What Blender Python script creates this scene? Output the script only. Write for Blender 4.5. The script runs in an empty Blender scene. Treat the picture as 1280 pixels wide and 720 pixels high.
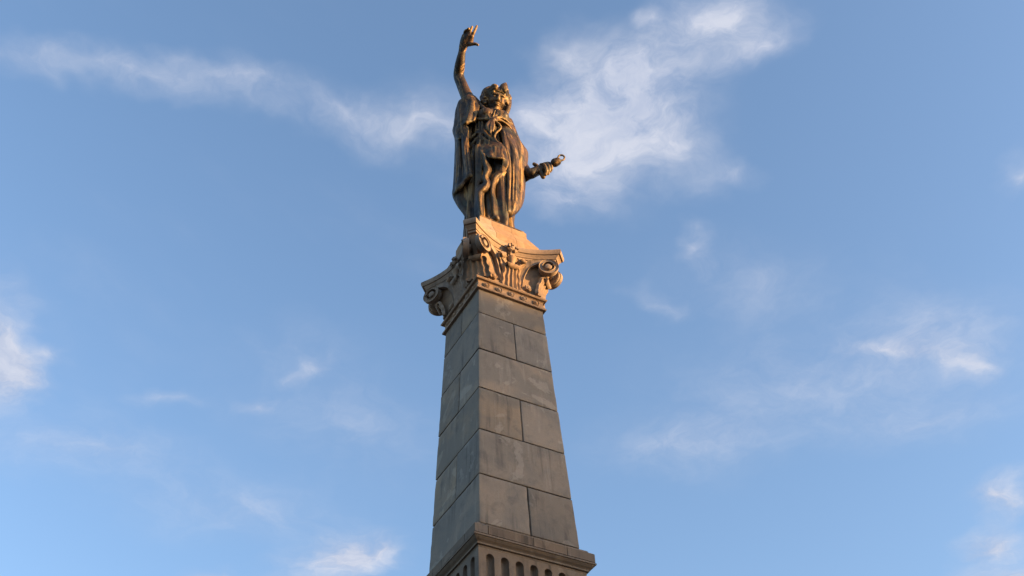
import bpy, bmesh, math, random
import numpy as np
from mathutils import Vector, Matrix

random.seed(7)
rng = np.random.default_rng(7)
R = math.radians
scene = bpy.context.scene
C = scene.collection

# ------------------------------------------------------------------ camera, sky, sun, exposure
S = 0.65                      # metres per design unit (1 unit = half the width of the shaft's foot)
Z0 = 1.6 + 10.5307 * S        # height of the shaft's foot above the ground

cam_d = bpy.data.cameras.new('camera')
cam = bpy.data.objects.new('camera', cam_d)
C.objects.link(cam)
scene.camera = cam
cam_d.sensor_width = 36.0
cam_d.lens = 36.0 * 1370.09 / 1280.0
cam_d.clip_end = 6000.0
cam.location = (-8.5529 * S, -15.1043 * S, 1.6)
_yaw, _pit, _rol = 1.030354, 0.790710, -0.055926
_f = Vector((math.cos(_pit) * math.cos(_yaw), math.cos(_pit) * math.sin(_yaw), math.sin(_pit)))
_r = Vector((math.sin(_yaw), -math.cos(_yaw), 0.0))
_u = _r.cross(_f)
_rr = math.cos(_rol) * _r + math.sin(_rol) * _u
_uu = -math.sin(_rol) * _r + math.cos(_rol) * _u
cam.rotation_euler = Matrix((_rr, _uu, -_f)).transposed().to_euler()

SUN_EL, SUN_AZ = R(8.0), R(133.5)        # azimuth clockwise from +Y: low evening sun, right of the camera
sun_dir = Vector((math.sin(SUN_AZ) * math.cos(SUN_EL), math.cos(SUN_AZ) * math.cos(SUN_EL), math.sin(SUN_EL)))
sun_d = bpy.data.lights.new('sun', 'SUN')
sun_d.energy = 5.0
sun_d.angle = R(0.55)
sun_d.color = (1.0, 0.54, 0.18)
sun = bpy.data.objects.new('sun', sun_d)
C.objects.link(sun)
sun.location = sun_dir * 300
sun.rotation_euler = sun_dir.to_track_quat('Z', 'Y').to_euler()

vs = scene.view_settings
vs.view_transform = 'Standard'
vs.look = 'None'
vs.gamma = 1.0
vs.use_curve_mapping = False
vs.exposure = 1.7

world = bpy.data.worlds.new('World')
scene.world = world
world.use_nodes = True


class NT:
    """small helper for building node trees"""
    def __init__(self, tree):
        self.t = tree
        self.n = tree.nodes
        self.l = tree.links

    def add(self, typ, **kw):
        nd = self.n.new(typ)
        for k, v in kw.items():
            setattr(nd, k, v)
        return nd

    def put(self, sock, v):
        if hasattr(v, 'is_linked') or hasattr(v, 'links'):
            self.l.new(v, sock)
        else:
            sock.default_value = v

    def math(self, op, a, b=None, c=None, clamp=False):
        nd = self.add('ShaderNodeMath', operation=op, use_clamp=clamp)
        self.put(nd.inputs[0], a)
        if b is not None: self.put(nd.inputs[1], b)
        if c is not None: self.put(nd.inputs[2], c)
        return nd.outputs[0]

    def vmath(self, op, a, b=None):
        nd = self.add('ShaderNodeVectorMath', operation=op)
        self.put(nd.inputs[0], a)
        if b is not None: self.put(nd.inputs[1], b)
        return nd.outputs['Value'] if op in ('DOT_PRODUCT', 'LENGTH') else nd.outputs[0]

    def rgbmix(self, fac, a, b, blend='MIX'):
        nd = self.add('ShaderNodeMix', data_type='RGBA', blend_type=blend)
        self.put(nd.inputs[0], fac)
        self.put(nd.inputs[6], a)
        self.put(nd.inputs[7], b)
        return nd.outputs[2]

    def noise(self, vec, scale, detail=4.0, rough=0.55, dist=0.0, out='Fac', dims='3D'):
        nd = self.add('ShaderNodeTexNoise', noise_dimensions=dims)
        if vec is not None: self.put(nd.inputs['Vector'], vec)
        self.put(nd.inputs['Scale'], scale)
        self.put(nd.inputs['Detail'], detail)
        self.put(nd.inputs['Roughness'], rough)
        self.put(nd.inputs['Distortion'], dist)
        return nd.outputs[out]

    def ramp(self, fac, lo, hi, a=0.0, b=1.0, smooth=True):
        nd = self.add('ShaderNodeMapRange', interpolation_type='SMOOTHSTEP' if smooth else 'LINEAR')
        self.put(nd.inputs[0], fac)
        self.put(nd.inputs[1], lo)
        self.put(nd.inputs[2], hi)
        self.put(nd.inputs[3], a)
        self.put(nd.inputs[4], b)
        return nd.outputs[0]


def build_world():
    w = NT(world.node_tree)
    w.n.clear()
    out = w.add('ShaderNodeOutputWorld')
    bg = w.add('ShaderNodeBackground')
    w.l.new(bg.outputs[0], out.inputs[0])
    bg.inputs[1].default_value = 0.15
    sky = w.add('ShaderNodeTexSky', sky_type='NISHITA')
    sky.sun_disc = False
    sky.sun_elevation = SUN_EL
    sky.sun_rotation = SUN_AZ
    sky.altitude = 50.0
    sky.air_density = 1.0
    sky.dust_density = 1.35
    sky.ozone_density = 2.6
    base = w.rgbmix(1.0, sky.outputs[0], SKY_TINT, 'MULTIPLY')
    # a thin cloud layer: directions are projected onto a flat layer overhead
    tc = w.add('ShaderNodeTexCoord')
    sep = w.add('ShaderNodeSeparateXYZ')
    w.l.new(tc.outputs['Generated'], sep.inputs[0])
    zz = w.math('MAXIMUM', sep.outputs[2], 0.06)
    comb = w.add('ShaderNodeCombineXYZ')
    w.l.new(w.math('DIVIDE', sep.outputs[0], zz), comb.inputs[0])
    w.l.new(w.math('DIVIDE', sep.outputs[1], zz), comb.inputs[1])
    p0 = comb.outputs[0]
    warp = w.noise(p0, 3.2, 4.0, 0.6, out='Color')
    wv = w.vmath('SUBTRACT', warp, (0.5, 0.5, 0.5))
    wv = w.vmath('MULTIPLY', wv, (0.22, 0.22, 0.0))
    warp2 = w.noise(p0, 16.0, 3.0, 0.6, out='Color')
    wv2 = w.vmath('MULTIPLY', w.vmath('SUBTRACT', warp2, (0.5, 0.5, 0.5)), (0.05, 0.05, 0.0))
    p = w.vmath('ADD', w.vmath('ADD', p0, wv), wv2)
    mask = None
    for (cx, cy, rx, ry, ang, amp) in CLOUDS:
        mp = w.add('ShaderNodeMapping', vector_type='TEXTURE')
        w.l.new(p, mp.inputs[0])
        mp.inputs['Location'].default_value = (cx, cy, 0)
        mp.inputs['Rotation'].default_value = (0, 0, ang)
        mp.inputs['Scale'].default_value = (rx, ry, 1)
        g = w.add('ShaderNodeTexGradient', gradient_type='QUADRATIC_SPHERE')
        w.l.new(mp.outputs[0], g.inputs[0])
        m = w.math('MULTIPLY', g.outputs['Fac'], amp)
        mask = m if mask is None else w.math('ADD', mask, m)
    # thin haze streaks over the rest of the sky
    far = w.noise(p0, 1.1, 5.0, 0.6, 0.6)
    mask = w.math('ADD', mask, w.ramp(far, 0.5, 0.75, 0.0, 0.16))
    fb = w.noise(p, 9.0, 9.0, 0.66, 0.25)
    fb2 = w.noise(p, 26.0, 6.0, 0.68, 0.4)
    tex = w.math('ADD', w.math('MULTIPLY', w.math('SUBTRACT', fb, 0.5), 1.9),
                 w.math('MULTIPLY', w.math('SUBTRACT', fb2, 0.5), 0.9))
    dens = w.math('MULTIPLY', mask, w.math('ADD', 0.85, tex))
    dens = w.ramp(dens, 0.0, 0.72, 0.0, 0.92, smooth=False)
    # clouds lit by the low sun, a little warmer than the sky
    ccol = w.rgbmix(w.ramp(fb, 0.3, 0.7), CLOUD_A, CLOUD_B)
    col = w.rgbmix(dens, base, ccol)
    w.l.new(col, bg.inputs[0])


SKY_TINT = (1.15, 1.01, 0.955, 1.0)
CLOUD_A = (0.98, 1.13, 1.50, 1.0)
CLOUD_B = (1.5, 1.55, 1.76, 1.0)
CLOUDS = [(0.482, 0.6171, 0.2109, 0.1559, 2.6087, 1.05),
          (0.4707, 0.5073, 0.1627, 0.1085, 2.9942, 1.0),
          (0.5075, 0.411, 0.1112, 0.0835, 2.8753, 1.0),
          (0.5712, 0.4328, 0.0749, 0.0471, 1.9864, 0.7),
          (0.4785, 0.5686, 0.1085, 0.0762, 2.7586, 0.5),
          (0.4905, 0.7142, 0.0868, 0.0571, 2.4152, 0.6),
          (0.3758, 0.5167, 0.0785, 0.0675, 0.8986, 0.35),
          (0.5711, 0.5848, 0.0857, 0.0688, 2.9319, 0.4),
          (0.6765, 0.6943, 0.0448, 0.0396, 0.8731, 0.6),
          (0.6767, 0.7813, 0.0608, 0.0382, -2.9152, 0.35),
          (0.4361, 0.4301, 0.03, 0.0267, -3.0668, 0.55),
          (0.3907, 0.6134, 0.0808, 0.0759, 2.9349, 0.5),
          (0.6543, 0.5965, 0.0845, 0.0317, 2.4541, 0.35),
          (-0.1067, 0.7494, 0.1259, 0.0423, 2.7392, 0.32),
          (-0.0063, 0.7267, 0.1252, 0.0472, 3.0276, 0.38),
          (0.0936, 0.7157, 0.14, 0.0527, 3.1077, 0.46),
          (0.2071, 0.7011, 0.1482, 0.0626, 3.0715, 0.46),
          (0.3082, 0.6678, 0.1338, 0.0823, 2.6563, 0.52),
          (-0.0489, 1.2418, 0.1726, 0.0923, 1.5025, 1.7),
          (0.0194, 1.2081, 0.0631, 0.0383, 2.5344, 0.4),
          (0.3357, 1.1157, 0.0689, 0.038, 2.3232, 0.42),
          (0.2906, 1.1986, 0.0551, 0.0352, 3.0077, 0.38),
          (0.5603, 1.5459, 0.1662, 0.1258, 2.3102, 1.25),
          (0.396, 1.6784, 0.0812, 0.0614, 2.5432, 0.8),
          (0.6149, 1.4875, 0.0738, 0.0531, 1.1716, 0.5),
          (0.1682, 1.2448, 0.0768, 0.0377, 2.6317, 0.25),
          (1.0542, 0.6948, 0.1407, 0.0376, 2.8098, 0.62),
          (1.1579, 0.6844, 0.0811, 0.0413, -2.6403, 0.55),
          (0.9807, 0.8288, 0.3823, 0.2363, 2.5309, 0.26),
          (1.0853, 0.665, 0.2853, 0.1488, 2.6475, 0.26),
          (0.9008, 1.0337, 0.2897, 0.1414, 2.5702, 0.32),
          (1.1807, 0.8124, 0.2295, 0.1202, 2.4446, 0.25),
          (1.4688, 0.8977, 0.1062, 0.0897, 0.9344, 0.9),
          (1.5506, 1.0109, 0.1012, 0.0884, 0.2309, 0.95),
          (1.6201, 1.087, 0.0969, 0.0639, 3.1027, 0.9),
          (0.9528, 0.3976, 0.055, 0.0506, 0.8796, 0.4),
          (0.4414, 1.2123, 0.3166, 0.1977, -3.0334, 0.18),
          (0.1108, 1.414, 0.2882, 0.1387, 3.0735, 0.3),
          (0.7797, 0.6976, 0.2109, 0.1142, 2.7615, 0.2),
          (0.3625, 1.477, 0.3211, 0.1347, 2.8564, 0.28),
          (0.316, 1.0798, 0.1705, 0.1126, 2.9983, 0.12)]
build_world()


# ------------------------------------------------------------------ materials
def new_mat(name):
    m = bpy.data.materials.new(name)
    m.use_nodes = True
    t = NT(m.node_tree)
    t.n.clear()
    out = t.add('ShaderNodeOutputMaterial')
    b = t.add('ShaderNodeBsdfPrincipled')
    t.l.new(b.outputs[0], out.inputs[0])
    return m, t, b


def stone_mat(name, cols, rough=0.9, streak=0.5, tint=0.12, bump=0.25, scale=1.0):
    m, t, b = new_mat(name)
    tc = t.add('ShaderNodeTexCoord')
    oi = t.add('ShaderNodeObjectInfo')
    off = t.vmath('ADD', tc.outputs['Object'], t.vmath('MULTIPLY', oi.outputs['Random'], (13.0, 7.0, 5.0)))
    big = t.noise(off, 1.6 * scale, 5.0, 0.6, 0.8)
    med = t.noise(off, 6.0 * scale, 5.0, 0.65, 0.4)
    fine = t.noise(off, 60.0 * scale, 3.0, 0.7)
    c = t.rgbmix(t.ramp(big, 0.36, 0.64), cols[0], cols[1])
    c = t.rgbmix(t.ramp(med, 0.5, 0.72, 0.0, 0.6), c, cols[2])
    # rain streaks: noise stretched along z
    mp = t.add('ShaderNodeMapping')
    t.l.new(off, mp.inputs[0])
    mp.inputs['Scale'].default_value = (9.0, 9.0, 0.7)
    st = t.noise(mp.outputs[0], 1.0, 4.0, 0.6, 0.2)
    gate = t.ramp(t.noise(off, 1.1, 2.0, 0.5), 0.42, 0.62)
    c = t.rgbmix(t.math('MULTIPLY', t.math('MULTIPLY', t.ramp(st, 0.52, 0.66), gate), streak), c, cols[3])
    st2 = t.ramp(t.noise(mp.outputs[0], 1.7, 4.0, 0.6, 0.2), 0.56, 0.72)
    c = t.rgbmix(t.math('MULTIPLY', st2, streak * 0.6), c, cols[4])
    # pale worn patches with clear outlines
    pt = t.noise(off, 2.3 * scale, 5.0, 0.6, 0.5)
    c = t.rgbmix(t.ramp(pt, 0.585, 0.62, 0.0, 0.42), c, cols[4])
    hv = t.add('ShaderNodeHueSaturation')
    t.put(hv.inputs['Value'], t.math('ADD', 1.0 - tint, t.math('MULTIPLY', oi.outputs['Random'], 2 * tint)))
    t.put(hv.inputs['Saturation'], t.math('ADD', 0.75, t.math('MULTIPLY', t.math('FRACT', t.math('MULTIPLY', oi.outputs['Random'], 17.3)), 0.5)))
    t.put(hv.inputs['Color'], c)
    c = t.rgbmix(t.ramp(fine, 0.3, 0.7, 0.0, 0.25), hv.outputs[0], t.rgbmix(1.0, hv.outputs[0], (0.6, 0.6, 0.6, 1), 'MULTIPLY'))
    t.put(b.inputs['Base Color'], c)
    b.inputs['Roughness'].default_value = rough
    b.inputs['Specular IOR Level'].default_value = 0.25
    bp = t.add('ShaderNodeBump')
    bp.inputs['Strength'].default_value = bump
    bp.inputs['Distance'].default_value = 0.01
    h = t.math('ADD', t.math('MULTIPLY', fine, 0.5), t.math('ADD', med, t.math('MULTIPLY', pt, 0.6)))
    t.put(bp.inputs['Height'], h)
    t.l.new(bp.outputs[0], b.inputs['Normal'])
    return m


def rgb(r, g, b): return (r, g, b, 1.0)


M_SHAFT = stone_mat('sandstone_blocks',
                    [rgb(.222, .182, .144), rgb(.165, .147, .128), rgb(.118, .107, .097), rgb(.064, .060, .056), rgb(.30, .27, .23)],
                    tint=0.2, streak=0.5)
M_CAP = stone_mat('carved_sandstone',
                  [rgb(.27, .195, .140), rgb(.225, .165, .122), rgb(.135, .105, .083), rgb(.045, .040, .037), rgb(.31, .235, .175)],
                  tint=0.05, streak=0.65, scale=1.5)
M_MORTAR = stone_mat('dark_joint', [rgb(.05, .043, .037)] * 3 + [rgb(.03, .027, .025), rgb(.07, .06, .05)], tint=0.0, streak=0.2)
M_BASE = stone_mat('grey_sandstone',
                   [rgb(.165, .128, .098), rgb(.135, .110, .09), rgb(.10, .083, .07), rgb(.048, .042, .038), rgb(.22, .18, .145)],
                   tint=0.05, streak=0.7)
M_PAVE = stone_mat('dark_paving', [rgb(.07, .068, .064), rgb(.058, .056, .053), rgb(.05, .048, .046), rgb(.04, .039, .037), rgb(.085, .082, .077)], tint=0, streak=0)
M_WALL = stone_mat('render_wall', [rgb(.5, .44, .36), rgb(.45, .4, .33), rgb(.4, .36, .3), rgb(.3, .28, .25), rgb(.55, .5, .42)], tint=0, streak=.3, scale=.1)


def bronze_mat():
    m, t, b = new_mat('weathered_bronze')
    tc = t.add('ShaderNodeTexCoord')
    ge = t.add('ShaderNodeNewGeometry')
    oi = t.add('ShaderNodeObjectInfo')
    P = tc.outputs['Object']
    big = t.noise(P, 2.4, 4.0, 0.6, 0.6)
    med = t.noise(P, 9.0, 5.0, 0.65, 0.5)
    mp = t.add('ShaderNodeMapping')
    t.l.new(P, mp.inputs[0])
    mp.inputs['Scale'].default_value = (11.0, 11.0, 1.3)
    st = t.noise(mp.outputs[0], 1.0, 5.0, 0.62, 0.5)
    c = t.rgbmix(t.ramp(big, 0.42, 0.60), rgb(.015, .012, .010), rgb(.060, .034, .017))
    c = t.rgbmix(t.ramp(med, 0.5, 0.7, 0, 0.7), c, rgb(.016, .013, .011))
    olive = t.ramp(t.noise(P, 3.7, 5.0, 0.6, 0.8), 0.52, 0.66, 0, 0.7)
    c = t.rgbmix(olive, c, rgb(.050, .052, .034))
    # rain-washed streaks, ochre and pale olive
    c = t.rgbmix(t.ramp(st, 0.52, 0.66, 0, 0.85), c, rgb(.26, .155, .058))
    c = t.rgbmix(t.math('MULTIPLY', t.ramp(st, 0.60, 0.74), t.ramp(big, 0.4, 0.6, 0.2, 0.8)), c, rgb(.24, .20, .105))
    # worn ridges show paler metal
    wear = t.ramp(ge.outputs['Pointiness'], 0.51, 0.55)
    c = t.rgbmix(t.math('MULTIPLY', wear, t.ramp(med, 0.35, 0.55, 0.15, 0.6)), c, rgb(.36, .25, .11))
    t.put(b.inputs['Base Color'], c)
    b.inputs['Metallic'].default_value = 0.2
    b.inputs['Specular IOR Level'].default_value = 0.35
    t.put(b.inputs['Roughness'], t.ramp(med, 0.3, 0.7, 0.45, 0.68))
    bp = t.add('ShaderNodeBump')
    bp.inputs['Strength'].default_value = 0.35
    bp.inputs['Distance'].default_value = 0.012
    t.put(bp.inputs['Height'], t.math('ADD', med, t.math('MULTIPLY', t.noise(P, 45.0, 3.0, 0.6), 0.3)))
    t.l.new(bp.outputs[0], b.inputs['Normal'])
    return m


M_BRONZE = bronze_mat()


def plain_mat(name, col, rough=0.8):
    m, t, b = new_mat(name)
    tc = t.add('ShaderNodeTexCoord')
    n = t.noise(tc.outputs['Object'], 3.0, 4.0)
    t.put(b.inputs['Base Color'], t.rgbmix(t.ramp(n, .3, .7, 0, .5), col, rgb(col[0] * .7, col[1] * .7, col[2] * .7)))
    b.inputs['Roughness'].default_value = rough
    return m


M_ROOF = plain_mat('roof_tiles', rgb(.22, .09, .06))
M_GLASS = plain_mat('dark_window', rgb(.03, .035, .04), 0.15)
M_TRIM = plain_mat('white_trim', rgb(.6, .58, .54))


# ------------------------------------------------------------------ object helpers
def empty(name, label, cat, loc=(0, 0, 0)):
    o = bpy.data.objects.new(name, None)
    C.objects.link(o)
    o.location = loc
    o['label'] = label
    o['category'] = cat
    return o


def mesh_obj(name, verts, faces, mat, parent=None, smooth=False, loc=(0, 0, 0), scale=S):
    me = bpy.data.meshes.new(name)
    v = np.asarray(verts, dtype=float) * scale
    me.from_pydata([tuple(p) for p in v], [], [tuple(int(i) for i in f) for f in faces])
    bm = bmesh.new()
    bm.from_mesh(me)
    bmesh.ops.recalc_face_normals(bm, faces=bm.faces)
    bm.to_mesh(me)
    bm.free()
    me.materials.append(mat)
    if smooth:
        me.polygons.foreach_set('use_smooth', [True] * len(me.polygons))
        if smooth is not True:
            me.set_sharp_from_angle(angle=R(smooth))
    o = bpy.data.objects.new(name, me)
    C.objects.link(o)
    o.parent = parent
    o.location = loc
    return o


def copy_of(o, rz=None, loc=None, parent=None, mirror=False):
    c = o.copy()
    C.objects.link(c)
    c.parent = parent or o.parent
    if rz is not None: c.rotation_euler = (0, 0, rz)
    if loc is not None: c.location = loc
    if mirror: c.scale = (-1, 1, 1)
    return c


def join(*parts):
    V, F, n = [], [], 0
    for v, f in parts:
        v = np.asarray(v, dtype=float)
        V.append(v)
        F += [tuple(i + n for i in q) for q in f]
        n += len(v)
    return np.concatenate(V), F


UP = (0, 0, Z0)               # children of the monument carry shapes measured from the shaft's foot


def square_profile(prof, closed=True):
    """(half width, z) profile swept round a square plan, bottom to top"""
    V, F = [], []
    for w, z in prof:
        V += [(-w, -w, z), (w, -w, z), (w, w, z), (-w, w, z)]
    n = len(prof)
    for i in range(n - 1):
        for k in range(4):
            a, b = i * 4 + k, i * 4 + (k + 1) % 4
            F.append((a, b, b + 4, a + 4))
    if closed:
        F.append((3, 2, 1, 0))
        F.append(tuple(range(4 * n - 4, 4 * n)))
    return np.array(V, float), F


def mitred_stones(prof, joints, inner, parent, mat, g):
    """a moulded course cut into separate stones: profile (half width, z), joints along the two kinds of side"""
    for q in range(4):
        js = joints[q % 2]
        for a, b in zip(js[:-1], js[1:]):
            V, F = [], []
            ring = list(prof) + [(inner, prof[-1][1] - .002), (inner, prof[0][1])]
            for w, z in ring:
                V += [(-w if a is None else a + g, -w, z), (w if b is None else b - g, -w, z)]
            n = len(ring)
            for i in range(n):
                k = (i + 1) % n
                F.append((2 * i, 2 * i + 1, 2 * k + 1, 2 * k))
            F.append(tuple(range(0, 2 * n, 2)))
            F.append(tuple(range(1, 2 * n, 2))[::-1])
            o = mesh_obj('stone_block', V, F, mat, parent)
            o.rotation_euler = (0, 0, q * math.pi / 2)


def vnoise(p, seed=0, freq=1.0):
    """cheap smooth 3D value noise in numpy, -1..1"""
    p = np.asarray(p, float) * freq + seed * 17.31
    i = np.floor(p).astype(np.int64)
    f = p - i
    f = f * f * (3 - 2 * f)
    out = 0
    for dx in (0, 1):
        for dy in (0, 1):
            for dz in (0, 1):
                h = (i[..., 0] + dx) * 374761393 + (i[..., 1] + dy) * 668265263 + (i[..., 2] + dz) * 2147483647 + seed * 1274126177
                h = (h ^ (h >> 13)) * 1274126177
                h = ((h ^ (h >> 16)) & 0xffff) / 32767.5 - 1
                w = (f[..., 0] if dx else 1 - f[..., 0]) * (f[..., 1] if dy else 1 - f[..., 1]) * (f[..., 2] if dz else 1 - f[..., 2])
                out = out + h * w
    return out


def worn_block(lo, hi, r=0.016, seed=0, fine=0.085):
    """a box with rounded, slightly chipped arrises; returns vertices and quads"""
    lo, hi = np.array(lo, float), np.array(hi, float)
    axes = []
    for k in range(3):
        n = max(3, int((hi[k] - lo[k]) / fine))
        a = np.concatenate([[lo[k], lo[k] + .35 * r, lo[k] + r], np.linspace(lo[k] + r, hi[k] - r, n + 1)[1:-1], [hi[k] - r, hi[k] - .35 * r, hi[k]]])
        axes.append(a)
    V, F, key = [], [], {}

    def vid(i, j, k):
        t = (i, j, k)
        if t not in key:
            key[t] = len(V)
            V.append((axes[0][i], axes[1][j], axes[2][k]))
        return key[t]
    n = [len(a) - 1 for a in axes]
    for ax in range(3):
        u, v = (ax + 1) % 3, (ax + 2) % 3
        for side in (0, n[ax]):
            for i in range(n[u]):
                for j in range(n[v]):
                    q = []
                    for di, dj in ((0, 0), (1, 0), (1, 1), (0, 1)):
                        t = [0, 0, 0]
                        t[ax], t[u], t[v] = side, i + di, j + dj
                        q.append(vid(*t))
                    F.append(q if side else q[::-1])
    V = np.array(V)
    rr = r * (1 + 0.9 * np.clip(vnoise(V, seed, 5.0), -.6, 1))[:, None]
    chip = np.clip(vnoise(V, seed + 3, 9.0) - .55, 0, 1)[:, None] * 0.10
    rr = rr + chip * 0.6
    q = np.clip(V, lo + rr, hi - rr)
    d = V - q
    ln = np.linalg.norm(d, axis=1, keepdims=True)
    V = np.where(ln > 1e-9, q + d / np.maximum(ln, 1e-9) * np.minimum(rr, ln), V)
    return V, F


# ------------------------------------------------------------------ setting
def build_ground():
    n = 24
    V, F = [], []
    xs = [-3000, -400, -120, -40, -15, 0, 15, 40, 120, 400, 3000]
    for y in xs:
        for x in xs:
            V.append((x, y, 0))
    m = len(xs)
    for j in range(m - 1):
        for i in range(m - 1):
            F.append((j * m + i, j * m + i + 1, (j + 1) * m + i + 1, (j + 1) * m + i))
    g = mesh_obj('ground', V, F, M_PAVE, scale=1.0)
    g['kind'] = 'structure'


build_ground()

# ------------------------------------------------------------------ the monument: shaft of tapering blocks
monument = empty('stone_column', 'tall tapering sandstone column with carved capital, carrying the bronze statue', 'column')
CH, TAPER = 1.04862, 0.036384
SHAFT_TOP = 5.96


def hw(z): return 1.0 - TAPER * z


def taper_xy(V):
    V = V.copy()
    k = (1.0 - TAPER * V[:, 2])
    V[:, 0] *= k
    V[:, 1] *= k
    return V


def build_shaft():
    core_v, core_f = square_profile([(hw(0) - .03, 0.0), (hw(SHAFT_TOP) - .03, SHAFT_TOP)])
    shaft = mesh_obj('shaft', core_v, core_f, M_MORTAR, monument, loc=UP)
    g = 0.011
    for i in range(6):
        z0 = i * CH + (g if i else 0.004)
        z1 = (i + 1) * CH - g if i < 5 else SHAFT_TOP
        for s in (-1, 1):
            j = 0.02 * (-1) ** i
            lo, hi = [-1, -1, z0], [1, 1, z1]
            ax = 0 if i % 2 == 0 else 1
            if s < 0: hi[ax] = j - g
            else: lo[ax] = j + g
            V, F = worn_block(lo, hi, 0.015, seed=i * 2 + (s > 0))
            # slightly uneven faces
            V = taper_xy(V)
            push = 1.0 + 0.004 * vnoise(V, 40 + i * 2 + (s > 0), 0.7) + rng.uniform(-.0035, .0035)
            V[:, 0] *= push
            V[:, 1] *= push
            mesh_obj('stone_block', V, F, M_SHAFT, shaft, smooth=40)


build_shaft()


def build_lower():
    # plinth strip and cornice below the shaft
    prof = [(1.185, -.335), (1.185, -.175), (1.165, -.155), (1.11, -.12), (1.10, -.085), (1.02, -.03), (0.99, -.004)]
    strip = mesh_obj('plinth_course', *square_profile([(w - .03, z) for w, z in prof]), M_MORTAR, monument, loc=UP)
    mitred_stones(prof, [[None, -.93, -.05, .62, None], [None, -.45, .80, None]], .8, strip, M_BASE, .006)
    prof = [(1.06, -.53), (1.065, -.50), (1.10, -.495), (1.10, -.465), (1.115, -.45), (1.145, -.43), (1.17, -.405), (1.18, -.39), (1.197, -.388), (1.2, -.362), (1.19, -.35), (1.15, -.347), (1.15, -.334)]
    mesh_obj('cornice', *square_profile(prof), M_BASE, monument, loc=UP)
    # fluted block: a core and four panels with round-headed flutes
    zt, zb, W = -.532, -2.2, 1.06
    fr = mesh_obj('fluted_block', *square_profile([(W - .115, zb), (W - .115, zt - .002)]), M_BASE, monument, loc=UP)
    V, F = [], []

    def add(*ps):
        n = len(V)
        V.extend(ps)
        F.append(tuple(range(n, n + len(ps))))
    N, r, zs, zl = 7, .078, -.70, -1.95
    pitch = 2 * W / 7.55
    A = 10
    y = -W
    edges = [-W] + [(-3.5 + k) * pitch for k in range(1, 7)] + [W]
    for k in range(N):
        c = (k - 3) * pitch
        x0, x1 = edges[k], edges[k + 1]
        top = [(c - r * math.cos(math.pi * i / A), zs + r * math.sin(math.pi * i / A)) for i in range(A + 1)]
        bot = [(c - r * math.cos(math.pi * i / A), zl - r * math.sin(math.pi * i / A)) for i in range(A + 1)]
        add((x0, y, zl), (c - r, y, zl), (c - r, y, zs), (x0, y, zs))
        add((c + r, y, zl), (x1, y, zl), (x1, y, zs), (c + r, y, zs))
        for loop, ze in ((top, zt), (bot, zb)):
            ex = [x0 + (x1 - x0) * i / A for i in range(A + 1)]
            add((x0, y, zs if ze == zt else zl), (loop[0][0], y, loop[0][1]), (x0, y, ze))
            add((x1, y, zs if ze == zt else zl), (x1, y, ze), (loop[-1][0], y, loop[-1][1]))
            for i in range(A):
                add((loop[i][0], y, loop[i][1]), (loop[i + 1][0], y, loop[i + 1][1]), (ex[i + 1], y, ze), (ex[i], y, ze))
        # hollow of the flute: reveal following the outline, then a curved back
        loop = top + bot[::-1]
        prev = [(x, y, z) for x, z in loop]
        for dep, k2 in ((.05, .97), (.085, .80), (.105, .45)):
            cur = [(c + (x - c) * k2, y + dep, (zs + (z - zs) * k2 if z >= zs - 1e-6 else zl + (z - zl) * k2)) for x, z in loop]
            for i in range(len(loop)):
                j = (i + 1) % len(loop)
                add(prev[i], prev[j], cur[j], cur[i])
            prev = cur
        add(*prev)
    me = mesh_obj('fluted_panel', V, F, M_BASE, fr)
    bm = bmesh.new()
    bm.from_mesh(me.data)
    bmesh.ops.remove_doubles(bm, verts=bm.verts, dist=1e-4)
    bmesh.ops.recalc_face_normals(bm, faces=bm.faces)
    bm.to_mesh(me.data)
    bm.free()
    me.data.polygons.foreach_set('use_smooth', [True] * len(me.data.polygons))
    me.data.set_sharp_from_angle(angle=R(35))
    for k in range(1, 4):
        copy_of(me, rz=k * math.pi / 2)
    # pedestal and steps down to the ground
    gz = -Z0 / S
    prof = [(1.42, -8.4), (1.42, -7.9), (1.34, -7.8), (1.34, -3.0), (1.38, -2.9), (1.5, -2.7), (1.5, -2.5), (1.3, -2.4), (1.15, -2.2)]
    mesh_obj('pedestal', *square_profile(prof), M_BASE, monument, loc=UP)
    z = gz
    for k, w in enumerate((3.6, 3.1, 2.6, 2.1)):
        V, F = worn_block((-w, -w, z), (w, w, z + .3), .02, seed=60 + k, fine=.5)
        mesh_obj('step', V, F, M_BASE, monument, loc=UP, smooth=40)
        z += .3
    mesh_obj('pedestal_base', *square_profile([(1.8, z), (1.8, -9.2), (1.6, -9.0), (1.6, -8.6), (1.5, -8.4)]), M_BASE, monument, loc=UP)


build_lower()


# ------------------------------------------------------------------ necking band with rosettes
def lathe(prof, n=20):
    """profile of (radius, height) turned about the local z axis"""
    V, F = [], []
    for r, z in prof:
        for k in range(n):
            a = 2 * math.pi * k / n
            V.append((r * math.cos(a), r * math.sin(a), z))
    for j in range(len(prof) - 1):
        for k in range(n):
            F.append((j * n + k, j * n + (k + 1) % n, (j + 1) * n + (k + 1) % n, (j + 1) * n + k))
    F.append(tuple(range(n))[::-1])
    F.append(tuple(range((len(prof) - 1) * n, len(prof) * n)))
    return np.array(V, float), F


def to_front(V, x, y, z, rot=None):
    """lathe axis z -> pointing out of the front face (-y)"""
    V = np.asarray(V)
    o = np.stack([V[:, 0] + x, -V[:, 2] + y, V[:, 1] + z], -1)
    return o


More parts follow.
